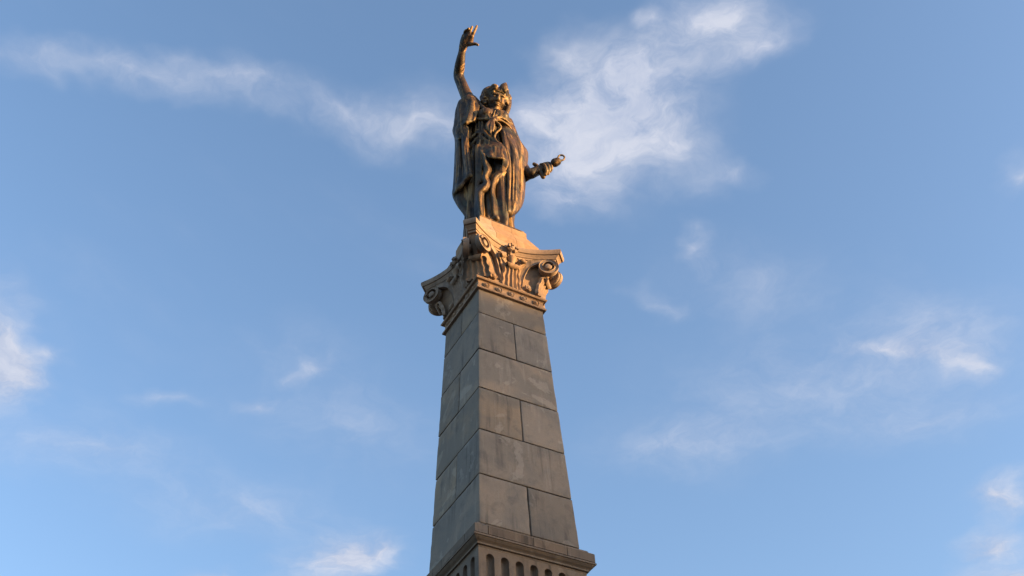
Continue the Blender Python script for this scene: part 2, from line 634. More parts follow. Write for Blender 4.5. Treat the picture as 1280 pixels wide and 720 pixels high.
def build_neck():
    prof = [(.79, 5.955), (.842, 5.958), (.848, 5.985), (.84, 6.01), (.80, 6.018), (.795, 6.03), (.795, 6.20), (.81, 6.215), (.855, 6.225), (.872, 6.25), (.868, 6.275), (.80, 6.285)]
    band = mesh_obj('necking_band', *square_profile(prof), M_CAP, monument, loc=UP, smooth=30)
    v, f = lathe([(.078, -.01), (.078, .028), (.066, .036), (.058, .022), (.052, .014), (.046, .03), (.03, .045), (.010, .05)], 20)
    first = None
    for q in range(4):
        for k in range(5):
            x = (k - 2) * .305
            if first is None:
                first = mesh_obj('rosette', to_front(v, 0, 0, 0), f, M_CAP, band, smooth=35)
                o = first
            else:
                o = copy_of(first)
            p = Matrix.Rotation(q * math.pi / 2, 3, 'Z') @ Vector((x, -.797, 6.115))
            o.location = p * S
            o.rotation_euler = (0, 0, q * math.pi / 2)


build_neck()


# ------------------------------------------------------------------ capital
def catmull(pts, n):
    P = np.asarray(pts, float)
    P = np.vstack([2 * P[0] - P[1], P, 2 * P[-1] - P[-2]])
    m = len(P) - 3
    out = []
    for t in np.linspace(0, m, n):
        i = min(int(t), m - 1)
        u = t - i
        a, b, c, d = P[i:i + 4]
        out.append(.5 * ((2 * b) + (c - a) * u + (2 * a - 5 * b + 4 * c - d) * u * u + (3 * b - a - 3 * c + d) * u ** 3))
    return np.array(out)


def ribbon(path, side, half, thick, ridge=0.0, nw=9, mid=0.8):
    """solid band along a path: `side` the across direction per point, `half` half width per point, thickness inwards;
    ridge raises the two edges and a mid rib"""
    path = np.asarray(path, float)
    m = len(path)
    side = np.asarray(side, float)
    tan = np.gradient(path, axis=0)
    tan /= np.linalg.norm(tan, axis=1, keepdims=True)
    side = side - (side * tan).sum(1, keepdims=True) * tan
    side /= np.linalg.norm(side, axis=1, keepdims=True)
    nor = np.cross(side, tan)
    half = np.broadcast_to(half, (m,))
    thick = np.broadcast_to(thick, (m,))
    u = np.linspace(-1, 1, nw)
    h = ridge * (np.clip(np.abs(u) * 4 - 3, 0, 1) + mid * np.clip(1 - np.abs(u) * 4, 0, 1))
    V = []
    for i in range(m):
        for a, b in zip(u, h):
            V.append(path[i] + side[i] * a * half[i] + nor[i] * b)
        for a in u[::-1]:
            V.append(path[i] + side[i] * a * half[i] - nor[i] * thick[i])
    k = 2 * nw
    F = []
    for i in range(m - 1):
        for j in range(k):
            F.append((i * k + j, i * k + (j + 1) % k, (i + 1) * k + (j + 1) % k, (i + 1) * k + j))
    F.append(tuple(range(k)))
    F.append(tuple(range((m - 1) * k, m * k))[::-1])
    return np.array(V), F


def leaf(width, height, curl, ribs=5, nu=25, nv=22, thick=.03, lean=.1, amp=.028, scallop=.12, taper=.35):
    """upright acanthus leaf: x across, -y outwards, z up; the tip rolls over outwards"""
    pts = []
    for j in range(nv):
        t = j / (nv - 1)
        if t < .68:
            s = t / .68
            y, z = -lean * s ** 2.2, height * s
            ty, tz = -lean * 2.2 * s ** 1.2, height
        else:
            a = (t - .68) / .32 * math.pi * 1.55
            y = -lean - curl * (1 - math.cos(a))
            z = height + curl * math.sin(a)
        pts.append((y, z))
    pts = np.array(pts)
    tg = np.gradient(pts, axis=0)
    tg /= np.linalg.norm(tg, axis=1, keepdims=True) + 1e-9
    nr = np.stack([-tg[:, 1], tg[:, 0]], -1)       # outward normal in (y,z): for tg=(0,1) -> (-1,0)
    V = []
    for layer in (0, 1):
        for j in range(nv):
            t = j / (nv - 1)
            wd = width * (1 - taper * t ** 1.5) * (1 + scallop * math.sin(t * math.pi * 7) * (0.4 + t))
            if t > .72: wd *= 1 - .45 * ((t - .72) / .28) ** 1.6
            for i in range(nu):
                u = 2 * i / (nu - 1) - 1
                rib = amp * (math.cos(u * math.pi * ribs) * .5 + .5) * (1 - .4 * t) + .03 * (1 - u * u)
                off = rib if layer == 0 else -thick
                V.append((u * wd, pts[j, 0] + nr[j, 0] * off, pts[j, 1] + nr[j, 1] * off))
    F = []
    L = nu * nv
    for j in range(nv - 1):
        for i in range(nu - 1):
            a = j * nu + i
            F.append((a, a + 1, a + nu + 1, a + nu))
            F.append((L + a + nu, L + a + nu + 1, L + a + 1, L + a))
    for j in range(nv - 1):
        for i in (0, nu - 1):
            a = j * nu + i
            F.append((a, a + nu, L + a + nu, L + a))
    for i in range(nu - 1):
        for j in (0, nv - 1):
            a = j * nu + i
            F.append((a, a + 1, L + a + 1, L + a))
    return np.array(V), F


def abacus_outline(off, n=14):
    """concave-sided square with cut corners, shrunk by off"""
    a, c = 1.272 - off, 1.068 - off * .5
    sag = a - (.885 - .55 * off)
    P = []
    for q in range(4):
        ca, sa = math.cos(q * math.pi / 2), math.sin(q * math.pi / 2)
        for i in range(n + 1):
            x = -c + 2 * c * i / n
            y = -a + sag * (1 - (abs(x) / c) ** 1.9)
            P.append((x * ca - y * sa, x * sa + y * ca))
    return P


def build_capital():
    # bell: the body of the capital
    out = np.array(abacus_outline(.17))
    m = len(out)
    n1 = m // 4
    sq = []
    for q in range(4):
        ca, sa = math.cos(q * math.pi / 2), math.sin(q * math.pi / 2)
        for i in range(n1):
            x, y = -1 + 2 * i / (n1 - 1), -1
            sq.append((x * ca - y * sa, x * sa + y * ca))
    sq = np.array(sq)
    V, F = [], []
    zs = np.linspace(6.284, 7.28, 14)
    for z in zs:
        s = max(0, (z - 6.5) / .78) ** 1.35
        w = .80 - .02 * min(1, (z - 6.284) / .2)
        V += [(x, y, z) for x, y in sq * w * (1 - s) + out * s]
    for j in range(len(zs) - 1):
        for i in range(m):
            F.append((j * m + i, j * m + (i + 1) % m, (j + 1) * m + (i + 1) % m, (j + 1) * m + i))
    F.append(tuple(range(m))[::-1])
    F.append(tuple(range((len(zs) - 1) * m, len(zs) * m)))
    cap = mesh_obj('capital', V, F, M_CAP, monument, loc=UP, smooth=45)
    # abacus
    rings = [(.21, 7.275), (.195, 7.325), (.145, 7.33), (.135, 7.375), (.11, 7.38), (.095, 7.42), (.055, 7.455), (.05, 7.475), (.012, 7.48),
             (-.005, 7.51), (-.012, 7.545), (-.012, 7.59), (.0, 7.62), (.03, 7.64)]
    V, F = [], []
    for off, z in rings:
        V += [(x, y, z) for x, y in abacus_outline(off)]
    m = len(abacus_outline(0))
    for j in range(len(rings) - 1):
        for i in range(m):
            F.append((j * m + i, j * m + (i + 1) % m, (j + 1) * m + (i + 1) % m, (j + 1) * m + i))
    F.append(tuple(range(m))[::-1])
    F.append(tuple(range((len(rings) - 1) * m, len(rings) * m)))
    mesh_obj('abacus', V, F, M_CAP, cap, smooth=32)

    # volutes: a broad band rises from the bell, bends to the corner and rolls up; n = face normal, e = towards the corner
    be = R(27)
    e0 = np.array([math.cos(be), -math.sin(be), 0])
    n0 = np.array([-math.sin(be), -math.cos(be), 0])
    ctr = np.array([.85, -1.03, 7.045])
    th = np.linspace(0, 2 * math.pi * 1.22, 56)
    rad = .192 * (1 - .22 * (th / th[-1]) ** 1.3)
    lead = catmull([(-.66, -.60), (-.655, -.36), (-.60, -.10), (-.47, .08), (-.26, .168), (-.08, .193)], 24)
    pl = np.vstack([lead, np.stack([rad * np.sin(th), rad * np.cos(th)], -1)])
    path = ctr + np.outer(pl[:, 0], e0) + np.outer(pl[:, 1], [0, 0, 1])
    tg = np.gradient(path, axis=0)
    side = np.cross(tg, n0)
    half = np.concatenate([np.linspace(.06, .125, 10), np.linspace(.125, .052, 14), np.linspace(.05, .032, 56)])
    lift = np.concatenate([np.linspace(-.02, .0, 24), np.linspace(0, .05, 56)])
    path = path + np.outer(lift + .10, n0)
    spiral = ribbon(path, side, half, .06, ridge=.02, nw=13, mid=0.0)
    dv, df = lathe([(.20, -.005), (.216, .01), (.218, .055)], 28)
    ev, ef = lathe([(.082, -.05), (.082, .12), (.072, .14), (.045, .15), (.01, .155)], 20)

    def orient(v):
        return ctr + np.outer(v[:, 0], e0) + np.outer(v[:, 1], [0, 0, 1]) + np.outer(v[:, 2], n0)
    Vv, Fv = join(spiral, (orient(dv), df), (orient(ev), ef))
    vol = mesh_obj('volute', Vv, Fv, M_CAP, cap, smooth=38)
    vol2 = mesh_obj('volute', Vv * np.array([-1, 1, 1]), Fv, M_CAP, cap, smooth=38)
    e = np.array([1, -1, 0]) / math.sqrt(2)
    nn = np.array([1, 1, 0]) / math.sqrt(2)
    # curled leaf carrying each volute
    lv, lf = leaf(.27, .48, .045, ribs=4, lean=.14, amp=.045, scallop=.08, taper=.42)
    lv = np.stack([lv[:, 0], lv[:, 1], lv[:, 2]], -1)

    def to_corner(v, dist, z):
        # x across -> nn, -y outwards -> e
        return np.outer(v[:, 0], nn) + np.outer(-v[:, 1] + dist, e) + np.outer(v[:, 2] + z, [0, 0, 1])
    cl = mesh_obj('corner_leaf', to_corner(lv, 1.06, 6.29), lf, M_CAP, cap, smooth=50)
    # central leaf, calyx and inner scrolls
    lv, lf = leaf(.27, .58, .04, ribs=5, lean=.09, amp=.05, scallop=.10, taper=.42)
    lv = lv + np.array([0, -.80, 6.285])
    l1 = mesh_obj('central_leaf', lv, lf, M_CAP, cap, smooth=50)
    lv, lf = leaf(.105, .34, .045, ribs=2, nu=13, nv=20, lean=.08, amp=.03, scallop=.1, thick=.015)
    ca = math.cos(.5)
    l2v = np.stack([lv[:, 0] * ca + lv[:, 2] * .45, lv[:, 1], lv[:, 2] * ca - lv[:, 0] * .45], -1) + np.array([.10, -.84, 6.80])
    l2 = mesh_obj('scroll_leaf', l2v, lf, M_CAP, cap, smooth=50)
    l3 = mesh_obj('scroll_leaf', l2v * np.array([-1, 1, 1]), lf, M_CAP, cap, smooth=50)
    th = np.linspace(0, 2 * math.pi * 1.35, 40)
    rr = .10 * (1 - .7 * th / th[-1])
    cx = np.array([.235, -.895, 7.12])
    sp = np.array([cx + np.array([-r * math.sin(t), 0, r * math.cos(t)]) for r, t in zip(rr, th)])
    ld = catmull([(.10, -.83, 6.78), (.20, -.86, 6.95), (.33, -.885, 7.10), (.30, -.893, 7.205)], 16)
    sp = np.vstack([ld, sp])
    hx = ribbon(sp, np.tile([0, 1, 0], (len(sp), 1)), .06, .028, ridge=0.0, nw=5)
    h1 = mesh_obj('inner_scroll', *hx, M_CAP, cap, smooth=40)
    h2 = mesh_obj('inner_scroll', hx[0] * np.array([-1, 1, 1]), hx[1], M_CAP, cap, smooth=40)
    # cup and flower in the middle of the abacus
    cv, cf = lathe([(.055, 0), (.065, .12), (.10, .2), (.115, .25), (.09, .25), (.05, .2)], 16)
    cv = cv + np.array([0, -.90, 6.90])
    cu = mesh_obj('cup', cv, cf, M_CAP, cap, smooth=40)
    parts = []
    for k in range(5):
        a = 2 * math.pi * k / 5 + math.pi / 2
        lv, lf = leaf(.06, .10, .03, ribs=1, nu=9, nv=16, lean=.05, amp=.012, scallop=.0, thick=.012)
        v = np.stack([lv[:, 0] * math.sin(a) + lv[:, 2] * math.cos(a), lv[:, 1], -lv[:, 0] * math.cos(a) + lv[:, 2] * math.sin(a)], -1)
        parts.append((v + np.array([0, -.90, 7.42]), lf))
    bv, bf = lathe([(.06, 0), (.065, .05), (.045, .09), (.015, .105)], 14)
    parts.append((to_front(bv, 0, -.90, 7.42), bf))
    tv = catmull([(0, -.88, 7.12), (.01, -.93, 7.2), (0, -.95, 7.32), (0, -.93, 7.42)], 12)
    parts.append(ribbon(tv, np.tile([1, 0, 0], (12, 1)), .05, .07, nw=5))
    fl = mesh_obj('fleuron', *join(*parts), M_CAP, cap, smooth=40)
    # small round flowers between the leaves
    fv, ff = lathe([(.085, -.02), (.09, .03), (.075, .06), (.05, .05), (.045, .065), (.02, .08)], 18)
    a = np.arctan2(fv[:, 1], fv[:, 0])
    k = 1 + .13 * np.cos(5 * a) * (np.hypot(fv[:, 0], fv[:, 1]) > .06)
    fv[:, 0] *= k
    fv[:, 1] *= k
    f1 = mesh_obj('small_flower', to_front(fv, .43, -.795, 6.47), ff, M_CAP, cap, smooth=40)
    f2 = mesh_obj('small_flower', to_front(fv, -.43, -.795, 6.47), ff, M_CAP, cap, smooth=40)
    for q in range(1, 4):
        for o in (vol, vol2, cl, l1, l2, l3, h1, h2, cu, fl, f1, f2):
            copy_of(o, rz=q * math.pi / 2)
    # block above the abacus, weathered slope under the statue's base
    prof = [(.80, 7.642), (.805, 7.66), (.805, 7.95), (.795, 7.975), (.63, 8.36), (.615, 8.38), (.612, 8.57)]
    blk = mesh_obj('statue_block', *square_profile([(w - .02, z) for w, z in prof[:-1]]), M_MORTAR, monument, loc=UP)
    mitred_stones(prof, [[None, -.30, .22, None], [None, .05, None]], .3, blk, M_CAP, .004)


build_capital()


# ------------------------------------------------------------------ bronze statue, modelled as blended volumes
class Field:
    """signed-distance volume; shapes are blended in, then skinned by surface nets"""
    def __init__(self, lo, hi, h):
        self.lo = np.array(lo, float)
        self.h = h
        self.n = np.ceil((np.array(hi) - self.lo) / h).astype(int) + 1
        self.d = np.full(self.n, 1.0, np.float32)

    def window(self, a, b, m):
        i0 = np.clip(np.floor((np.minimum(a, b) - m - self.lo) / self.h).astype(int), 0, self.n)
        i1 = np.clip(np.ceil((np.maximum(a, b) + m - self.lo) / self.h).astype(int) + 1, 0, self.n)
        if np.any(i1 <= i0): return None
        sl = tuple(slice(p, q) for p, q in zip(i0, i1))
        g = [(np.arange(p, q) * self.h + l).astype(np.float32) for p, q, l in zip(i0, i1, self.lo)]
        return sl, g[0][:, None, None], g[1][None, :, None], g[2][None, None, :]

    def blend(self, sl, d, k, cut=False):
        o = self.d[sl]
        d = d.astype(np.float32)
        if cut:
            d = -d
            hh = np.maximum(k - np.abs(o - d), 0) / k
            self.d[sl] = np.maximum(o, d) + hh * hh * k * .25
        else:
            hh = np.maximum(k - np.abs(o - d), 0) / k
            self.d[sl] = np.minimum(o, d) - hh * hh * k * .25

    def chain(self, pts, k=.04, cut=False, smooth=True):
        """pts: (x, y, z, radius); the segments are united first, then blended in once"""
        P = np.array(pts, float)
        if smooth and len(P) > 2:
            P = catmull(P, (len(P) - 1) * 5 + 1)
        P[:, 3] = np.maximum(P[:, 3], .008)
        w = self.window(P[:, :3].min(0), P[:, :3].max(0), P[:, 3].max() + 2 * k + 3 * self.h)
        if w is None: return
        sl, X, Y, Z = w
        best = np.full(self.d[sl].shape, 9.0, np.float32)
        org = np.array([X[0, 0, 0], Y[0, 0, 0], Z[0, 0, 0]])
        for a, b in zip(P[:-1], P[1:]):
            m = max(a[3], b[3]) + 2 * k + 3 * self.h
            i0 = np.clip(np.floor((np.minimum(a, b)[:3] - m - org) / self.h).astype(int), 0, best.shape)
            i1 = np.clip(np.ceil((np.maximum(a, b)[:3] + m - org) / self.h).astype(int) + 1, 0, best.shape)
            if np.any(i1 <= i0): continue
            ab = (b - a)[:3]
            L2 = max(ab @ ab, 1e-9)
            px, py, pz = X[i0[0]:i1[0]] - a[0], Y[:, i0[1]:i1[1]] - a[1], Z[:, :, i0[2]:i1[2]] - a[2]
            q = np.clip((px * ab[0] + py * ab[1] + pz * ab[2]) / L2, 0, 1)
            d = np.sqrt((px - q * ab[0]) ** 2 + (py - q * ab[1]) ** 2 + (pz - q * ab[2]) ** 2) - (a[3] + (b[3] - a[3]) * q)
            s3 = tuple(slice(u, v) for u, v in zip(i0, i1))
            best[s3] = np.minimum(best[s3], d)
        self.blend(sl, best, k, cut)

    def sheet(self, rows, r=.035, k=.03, step=.024):
        """cloth: rows of (x, y, z) control points, interpolated both ways and given the thickness 2r"""
        G = [np.array(q, float) for q in rows]
        m = max(len(q) for q in G)
        Lu = max(np.linalg.norm(np.diff(q, axis=0), axis=1).sum() for q in G)
        nu = int(Lu / step) + 2
        G = np.array([catmull(q, nu) for q in G])
        Lv = max(np.linalg.norm(np.diff(G, axis=0), axis=2).sum(0))
        nv = int(Lv / step) + 2
        P = np.stack([catmull(G[:, i], nv) for i in range(nu)], 1).reshape(-1, 3)
        lo, hi = P.min(0), P.max(0)
        w = self.window(lo, hi, r + 2 * k + 3 * self.h)
        if w is None: return
        sl, X, Y, Z = w
        best = np.full(self.d[sl].shape, 9.0, np.float32)
        org = np.array([X[0, 0, 0], Y[0, 0, 0], Z[0, 0, 0]])
        n = int((r + 2 * k) / self.h) + 2
        o = np.arange(-n, n + 1)
        O = np.stack(np.meshgrid(o, o, o, indexing='ij'), -1).reshape(-1, 3)
        O = O[(O * O).sum(1) <= n * n]
        base = np.round((P - org) / self.h).astype(int)
        fr = (P - org) / self.h - base
        sh = np.array(best.shape)
        for q in O:
            I = base + q
            ok = np.all((I >= 0) & (I < sh), axis=1)
            d = np.sqrt(((q - fr) ** 2).sum(1)) * self.h - r
            I = I[ok]
            np.minimum.at(best, (I[:, 0], I[:, 1], I[:, 2]), d[ok].astype(np.float32))
        self.blend(sl, best, k)

    def ell(self, c, r, k=.04, rot=None, cut=False):
        c, r = np.array(c, float), np.array(r, float)
        m = r.max() + 2 * k + 3 * self.h
        w = self.window(c, c, m)
        if w is None: return
        sl, X, Y, Z = w
        p = [X - c[0], Y - c[1], Z - c[2]]
        if rot is not None:
            p = [p[0] * rot[i][0] + p[1] * rot[i][1] + p[2] * rot[i][2] for i in range(3)]
        k0 = np.sqrt((p[0] / r[0]) ** 2 + (p[1] / r[1]) ** 2 + (p[2] / r[2]) ** 2)
        k1 = np.sqrt((p[0] / r[0] ** 2) ** 2 + (p[1] / r[1] ** 2) ** 2 + (p[2] / r[2] ** 2) ** 2) + 1e-6
        d = np.where(k0 < 1e-3, -r.min(), k0 * (k0 - 1) / k1)
        self.blend(sl, d, k, cut)

    def loft(self, secs, folds=(), k=.05):
        """upright draped body: secs rows (z, cx, cy, rx, ry); folds (count, amplitude, phase, twist)"""
        s = np.array(secs, float)
        zz = (np.arange(self.n[2]) * self.h + self.lo[2])
        cx, cy, rx, ry = (np.interp(zz, s[:, 0], s[:, i]).astype(np.float32)[None, None, :] for i in range(1, 5))
        X = (np.arange(self.n[0]) * self.h + self.lo[0]).astype(np.float32)[:, None, None]
        Y = (np.arange(self.n[1]) * self.h + self.lo[1]).astype(np.float32)[None, :, None]
        Zc = zz.astype(np.float32)[None, None, :]
        ux, uy = (X - cx) / rx, (Y - cy) / ry
        q = np.sqrt(ux * ux + uy * uy) + 1e-6
        d = (q - 1) * np.minimum(rx, ry)
        th = np.arctan2(uy, ux)
        for cnt, amp, ph, tw in folds:
            am = np.interp(zz, [a[0] for a in amp], [a[1] for a in amp]).astype(np.float32)[None, None, :]
            wv = np.cos(cnt * th + ph + tw * Zc + .8 * np.sin(2.1 * th + Zc * 1.3))
            d = d - am * (np.abs(wv) ** .7 * np.sign(wv))
        d = np.maximum(d, np.maximum(s[0, 0] - Zc, Zc - s[-1, 0]))
        self.blend((slice(None),) * 3, d, k)

    def mesh(self):
        D, h = self.d, self.h
        neg = D < 0
        c = np.zeros(np.array(D.shape) - 1, np.int8)
        for dx in (0, 1):
            for dy in (0, 1):
                for dz in (0, 1):
                    c += neg[dx:D.shape[0] - 1 + dx, dy:D.shape[1] - 1 + dy, dz:D.shape[2] - 1 + dz]
        act = (c > 0) & (c < 8)
        ids = np.full(act.shape, -1, np.int64)
        cells = np.argwhere(act)
        ids[act] = np.arange(len(cells))
        acc = np.zeros((len(cells), 3))
        cnt = np.zeros(len(cells))
        cor = [np.array((i, j, k)) for i in (0, 1) for j in (0, 1) for k in (0, 1)]
        for p in cor:
            for ax in range(3):
                if p[ax]: continue
                q = p.copy()
                q[ax] = 1
                a = D[tuple((cells + p).T)]
                b = D[tuple((cells + q).T)]
                x = (a < 0) != (b < 0)
                t = np.where(x, a / np.where(x, a - b, 1), 0)
                pt = np.tile(p.astype(float), (len(cells), 1))
                pt[:, ax] = t
                acc += pt * x[:, None]
                cnt += x
        V = (cells + acc / cnt[:, None]) * h + self.lo
        F = []
        for ax in range(3):
            u, v = (ax + 1) % 3, (ax + 2) % 3
            s0 = [slice(None)] * 3
            s1 = [slice(None)] * 3
            s0[ax] = slice(0, -1)
            s1[ax] = slice(1, None)
            cr = np.argwhere(neg[tuple(s0)] != neg[tuple(s1)])
            ok = (cr[:, u] > 0) & (cr[:, v] > 0) & (cr[:, u] < D.shape[u] - 1) & (cr[:, v] < D.shape[v] - 1)
            cr = cr[ok]
            fl = neg[tuple(cr.T)]
            q = []
            for du, dv in ((-1, -1), (0, -1), (0, 0), (-1, 0)):
                t = cr.copy()
                t[:, u] += du
                t[:, v] += dv
                q.append(ids[tuple(t.T)])
            q = np.stack(q, -1)
            q[~fl] = q[~fl][:, ::-1]
            F.append(q)
        return V, np.concatenate(F)


def field_obj(name, f, mat, parent):
    V, F = f.mesh()
    me = bpy.data.meshes.new(name)
    me.vertices.add(len(V))
    me.vertices.foreach_set('co', (V * S).astype(np.float32).ravel())
    me.loops.add(F.size)
    me.loops.foreach_set('vertex_index', F.astype(np.int32).ravel())
    me.polygons.add(len(F))
    me.polygons.foreach_set('loop_start', np.arange(0, F.size, 4, dtype=np.int32))
    me.polygons.foreach_set('loop_total', np.full(len(F), 4, np.int32))
    me.update(calc_edges=True)
    me.validate()
    me.polygons.foreach_set('use_smooth', [True] * len(F))
    me.materials.append(mat)
    o = bpy.data.objects.new(name, me)
    C.objects.link(o)
    o.parent = parent
    o.location = (0, 0, Z0 - statue_z)
    return o


statue_z = Z0 + 8.572 * S
statue = empty('statue', 'weathered bronze statue of a robed figure with one arm raised, standing on the capital', 'statue', (0, 0, statue_z))
SU = (0, 0, Z0 - statue_z)
HV = 0.018
HEAD_SIZE = 0.86
BODY = [[(-0.266, -0.022, 13.588, 0.22), (-0.435, -0.03, 13.761, 0.2), (-0.603, -0.038, 14.121, 0.165), (-0.744, -0.038, 14.554, 0.15), (-0.841, -0.064, 14.838, 0.145), (-0.907, -0.245, 14.975, 0.142), (-0.954, -0.402, 15.079, 0.125), (-0.993, -0.564, 15.222, 0.1), (-1.0, -0.675, 15.379, 0.12), (-0.982, -0.788, 15.512, 0.14), (-0.957, -0.883, 15.556, 0.11)],
    [(-1.069, -0.831, 15.588, 0.06), (-1.021, -0.743, 15.467, 0.1)],
    [(-0.886, -0.958, 15.501, 0.06), (-0.884, -0.809, 15.433, 0.11)],
    [(0.55, -0.05, 13.3, 0.24), (0.85, 0.02, 12.75, 0.2), (0.98, 0.0, 12.1, 0.17), (0.86, -0.51, 11.063, 0.145), (1.04, -0.646, 11.109, 0.125)],
    [(-0.18, -0.25, 8.75, 0.12), (-0.17, -0.55, 8.73, 0.1), (-0.16, -0.6, 8.71, 0.055)],
    [(0.26, -0.1, 8.75, 0.12), (0.3, -0.35, 8.73, 0.1), (0.31, -0.45, 8.71, 0.07)]]
FINGERS = [[(-0.881, -0.972, 15.525, 0.048), (-0.869, -1.048, 15.606, 0.042), (-0.841, -1.087, 15.734, 0.038), (-0.808, -1.105, 15.891, 0.032)],
    [(-0.95, -0.956, 15.557, 0.046), (-0.969, -1.037, 15.649, 0.04), (-0.953, -1.104, 15.743, 0.032)],
    [(-1.008, -0.912, 15.598, 0.045), (-1.045, -0.994, 15.646, 0.038), (-1.042, -1.065, 15.651, 0.032)],
    [(-1.051, -0.853, 15.611, 0.042), (-1.091, -0.922, 15.643, 0.036), (-1.092, -0.991, 15.64, 0.03)],
    [(-0.909, -0.784, 15.371, 0.07), (-0.843, -0.867, 15.293, 0.05), (-0.772, -0.919, 15.284, 0.044), (-0.71, -0.954, 15.228, 0.036)],
    [(1.131, -0.698, 11.167, 0.11), (1.199, -0.736, 11.131, 0.1)],
    [(1.113, -0.745, 11.298, 0.045), (1.149, -0.834, 11.217, 0.045), (1.18, -0.875, 10.996, 0.045), (1.186, -0.81, 10.882, 0.045)],
    [(1.196, -0.769, 11.351, 0.045), (1.232, -0.858, 11.27, 0.045), (1.254, -0.894, 11.049, 0.045), (1.251, -0.823, 10.935, 0.045)],
    [(1.279, -0.793, 11.404, 0.042), (1.297, -0.872, 11.308, 0.042), (1.326, -0.9, 11.132, 0.042), (1.32, -0.839, 11.052, 0.04)]]
HEAD = ((0.1273, -0.3249, 13.8984), (0.9812, -0.1693, -0.0931), (-0.1932, -0.8698, -0.454), (0.0042, -0.4634, 0.8861))
HAIR = [[(-0.108, -0.054, 14.352, 0.07), (-0.046, -0.089, 14.613, 0.08), (0.061, -0.15, 14.739, 0.07)],
    [(-0.128, -0.1, 14.018, 0.07), (-0.143, -0.092, 14.243, 0.08)],
    [(0.508, -0.402, 14.347, 0.06), (0.506, -0.425, 14.018, 0.06), (0.444, -0.424, 13.685, 0.07), (0.4, -0.399, 13.47, 0.06)]]
GOWN = [[(-0.436, -0.259, 11.705, 0.05), (-0.46, -0.291, 10.939, 0.06), (-0.475, -0.305, 10.075, 0.06), (-0.476, -0.305, 9.184, 0.07), (-0.415, -0.247, 8.591, 0.06)],
    [(-0.368, -0.32, 11.575, 0.04), (-0.394, -0.351, 10.909, 0.05), (-0.418, -0.338, 10.193, 0.05)],
    [(-0.261, -0.404, 9.964, 0.05), (-0.273, -0.42, 9.463, 0.05), (-0.248, -0.411, 9.02, 0.05), (-0.172, -0.34, 8.509, 0.05)],
    [(0.047, -0.487, 10.978, 0.17), (0.06, -0.516, 10.51, 0.16), (0.066, -0.52, 9.836, 0.14), (0.08, -0.528, 9.186, 0.12), (0.11, -0.453, 8.622, 0.1)],
    [(-0.025, -0.514, 10.279, 0.04), (-0.036, -0.508, 9.674, 0.045), (-0.024, -0.515, 9.087, 0.045), (0.024, -0.45, 8.553, 0.04)],
    [(0.205, -0.576, 10.495, 0.04), (0.172, -0.557, 9.764, 0.04), (0.139, -0.539, 9.033, 0.04), (0.129, -0.487, 8.513, 0.04)],
    [(-0.542, 0.123, 12.191, 0.06), (-0.48, -0.119, 12.247, 0.04), (-0.371, -0.25, 12.43, 0.03)],
    [(-0.527, 0.115, 11.854, 0.06), (-0.425, -0.185, 12.067, 0.04), (-0.294, -0.339, 12.267, 0.025)],
    [(-0.208, -0.526, 11.43, 0.025), (-0.284, -0.643, 10.926, 0.03)],
    [(0.045, -0.692, 11.452, 0.03), (0.053, -0.765, 10.919, 0.03)],
    [(-0.289, -0.296, 12.528, 0.03), (-0.251, -0.387, 12.202, 0.045), (-0.134, -0.499, 11.903, 0.045), (0.018, -0.608, 11.666, 0.04)],
    [(-0.388, -0.217, 12.459, 0.03), (-0.332, -0.317, 12.1, 0.04), (-0.214, -0.43, 11.836, 0.04), (-0.069, -0.536, 11.666, 0.035)],
    [(-0.293, -0.133, 13.869, 0.05), (-0.243, -0.253, 13.53, 0.05), (-0.175, -0.384, 13.266, 0.04)],
    [(-0.11, -0.398, 13.308, 0.05), (0.008, -0.487, 13.253, 0.06), (0.16, -0.55, 13.128, 0.05), (0.321, -0.549, 12.948, 0.05)],
    [(-0.293, -0.248, 13.324, 0.05), (-0.257, -0.429, 12.838, 0.045), (-0.153, -0.534, 12.669, 0.04)],
    [(-0.253, -0.27, 13.502, 0.04), (-0.199, -0.462, 13.01, 0.04), (-0.144, -0.562, 12.675, 0.03)],
    [(0.062, -0.518, 13.214, 0.04), (-0.03, -0.581, 12.899, 0.04), (-0.108, -0.582, 12.672, 0.03)],
    [(0.168, -0.578, 13.099, 0.04), (0.068, -0.613, 12.815, 0.04), (-0.068, -0.593, 12.649, 0.03)],
    [(0.43, -0.519, 12.877, 0.06), (0.206, -0.576, 12.807, 0.05), (-0.025, -0.561, 12.734, 0.04)],
    [(0.467, -0.517, 12.623, 0.06), (0.218, -0.583, 12.632, 0.045), (-0.026, -0.56, 12.682, 0.04)]]
GOWN_BLOBS = [((-0.207, -0.366, 13.054), 0.2), ((0.176, -0.513, 13.007), 0.2)]
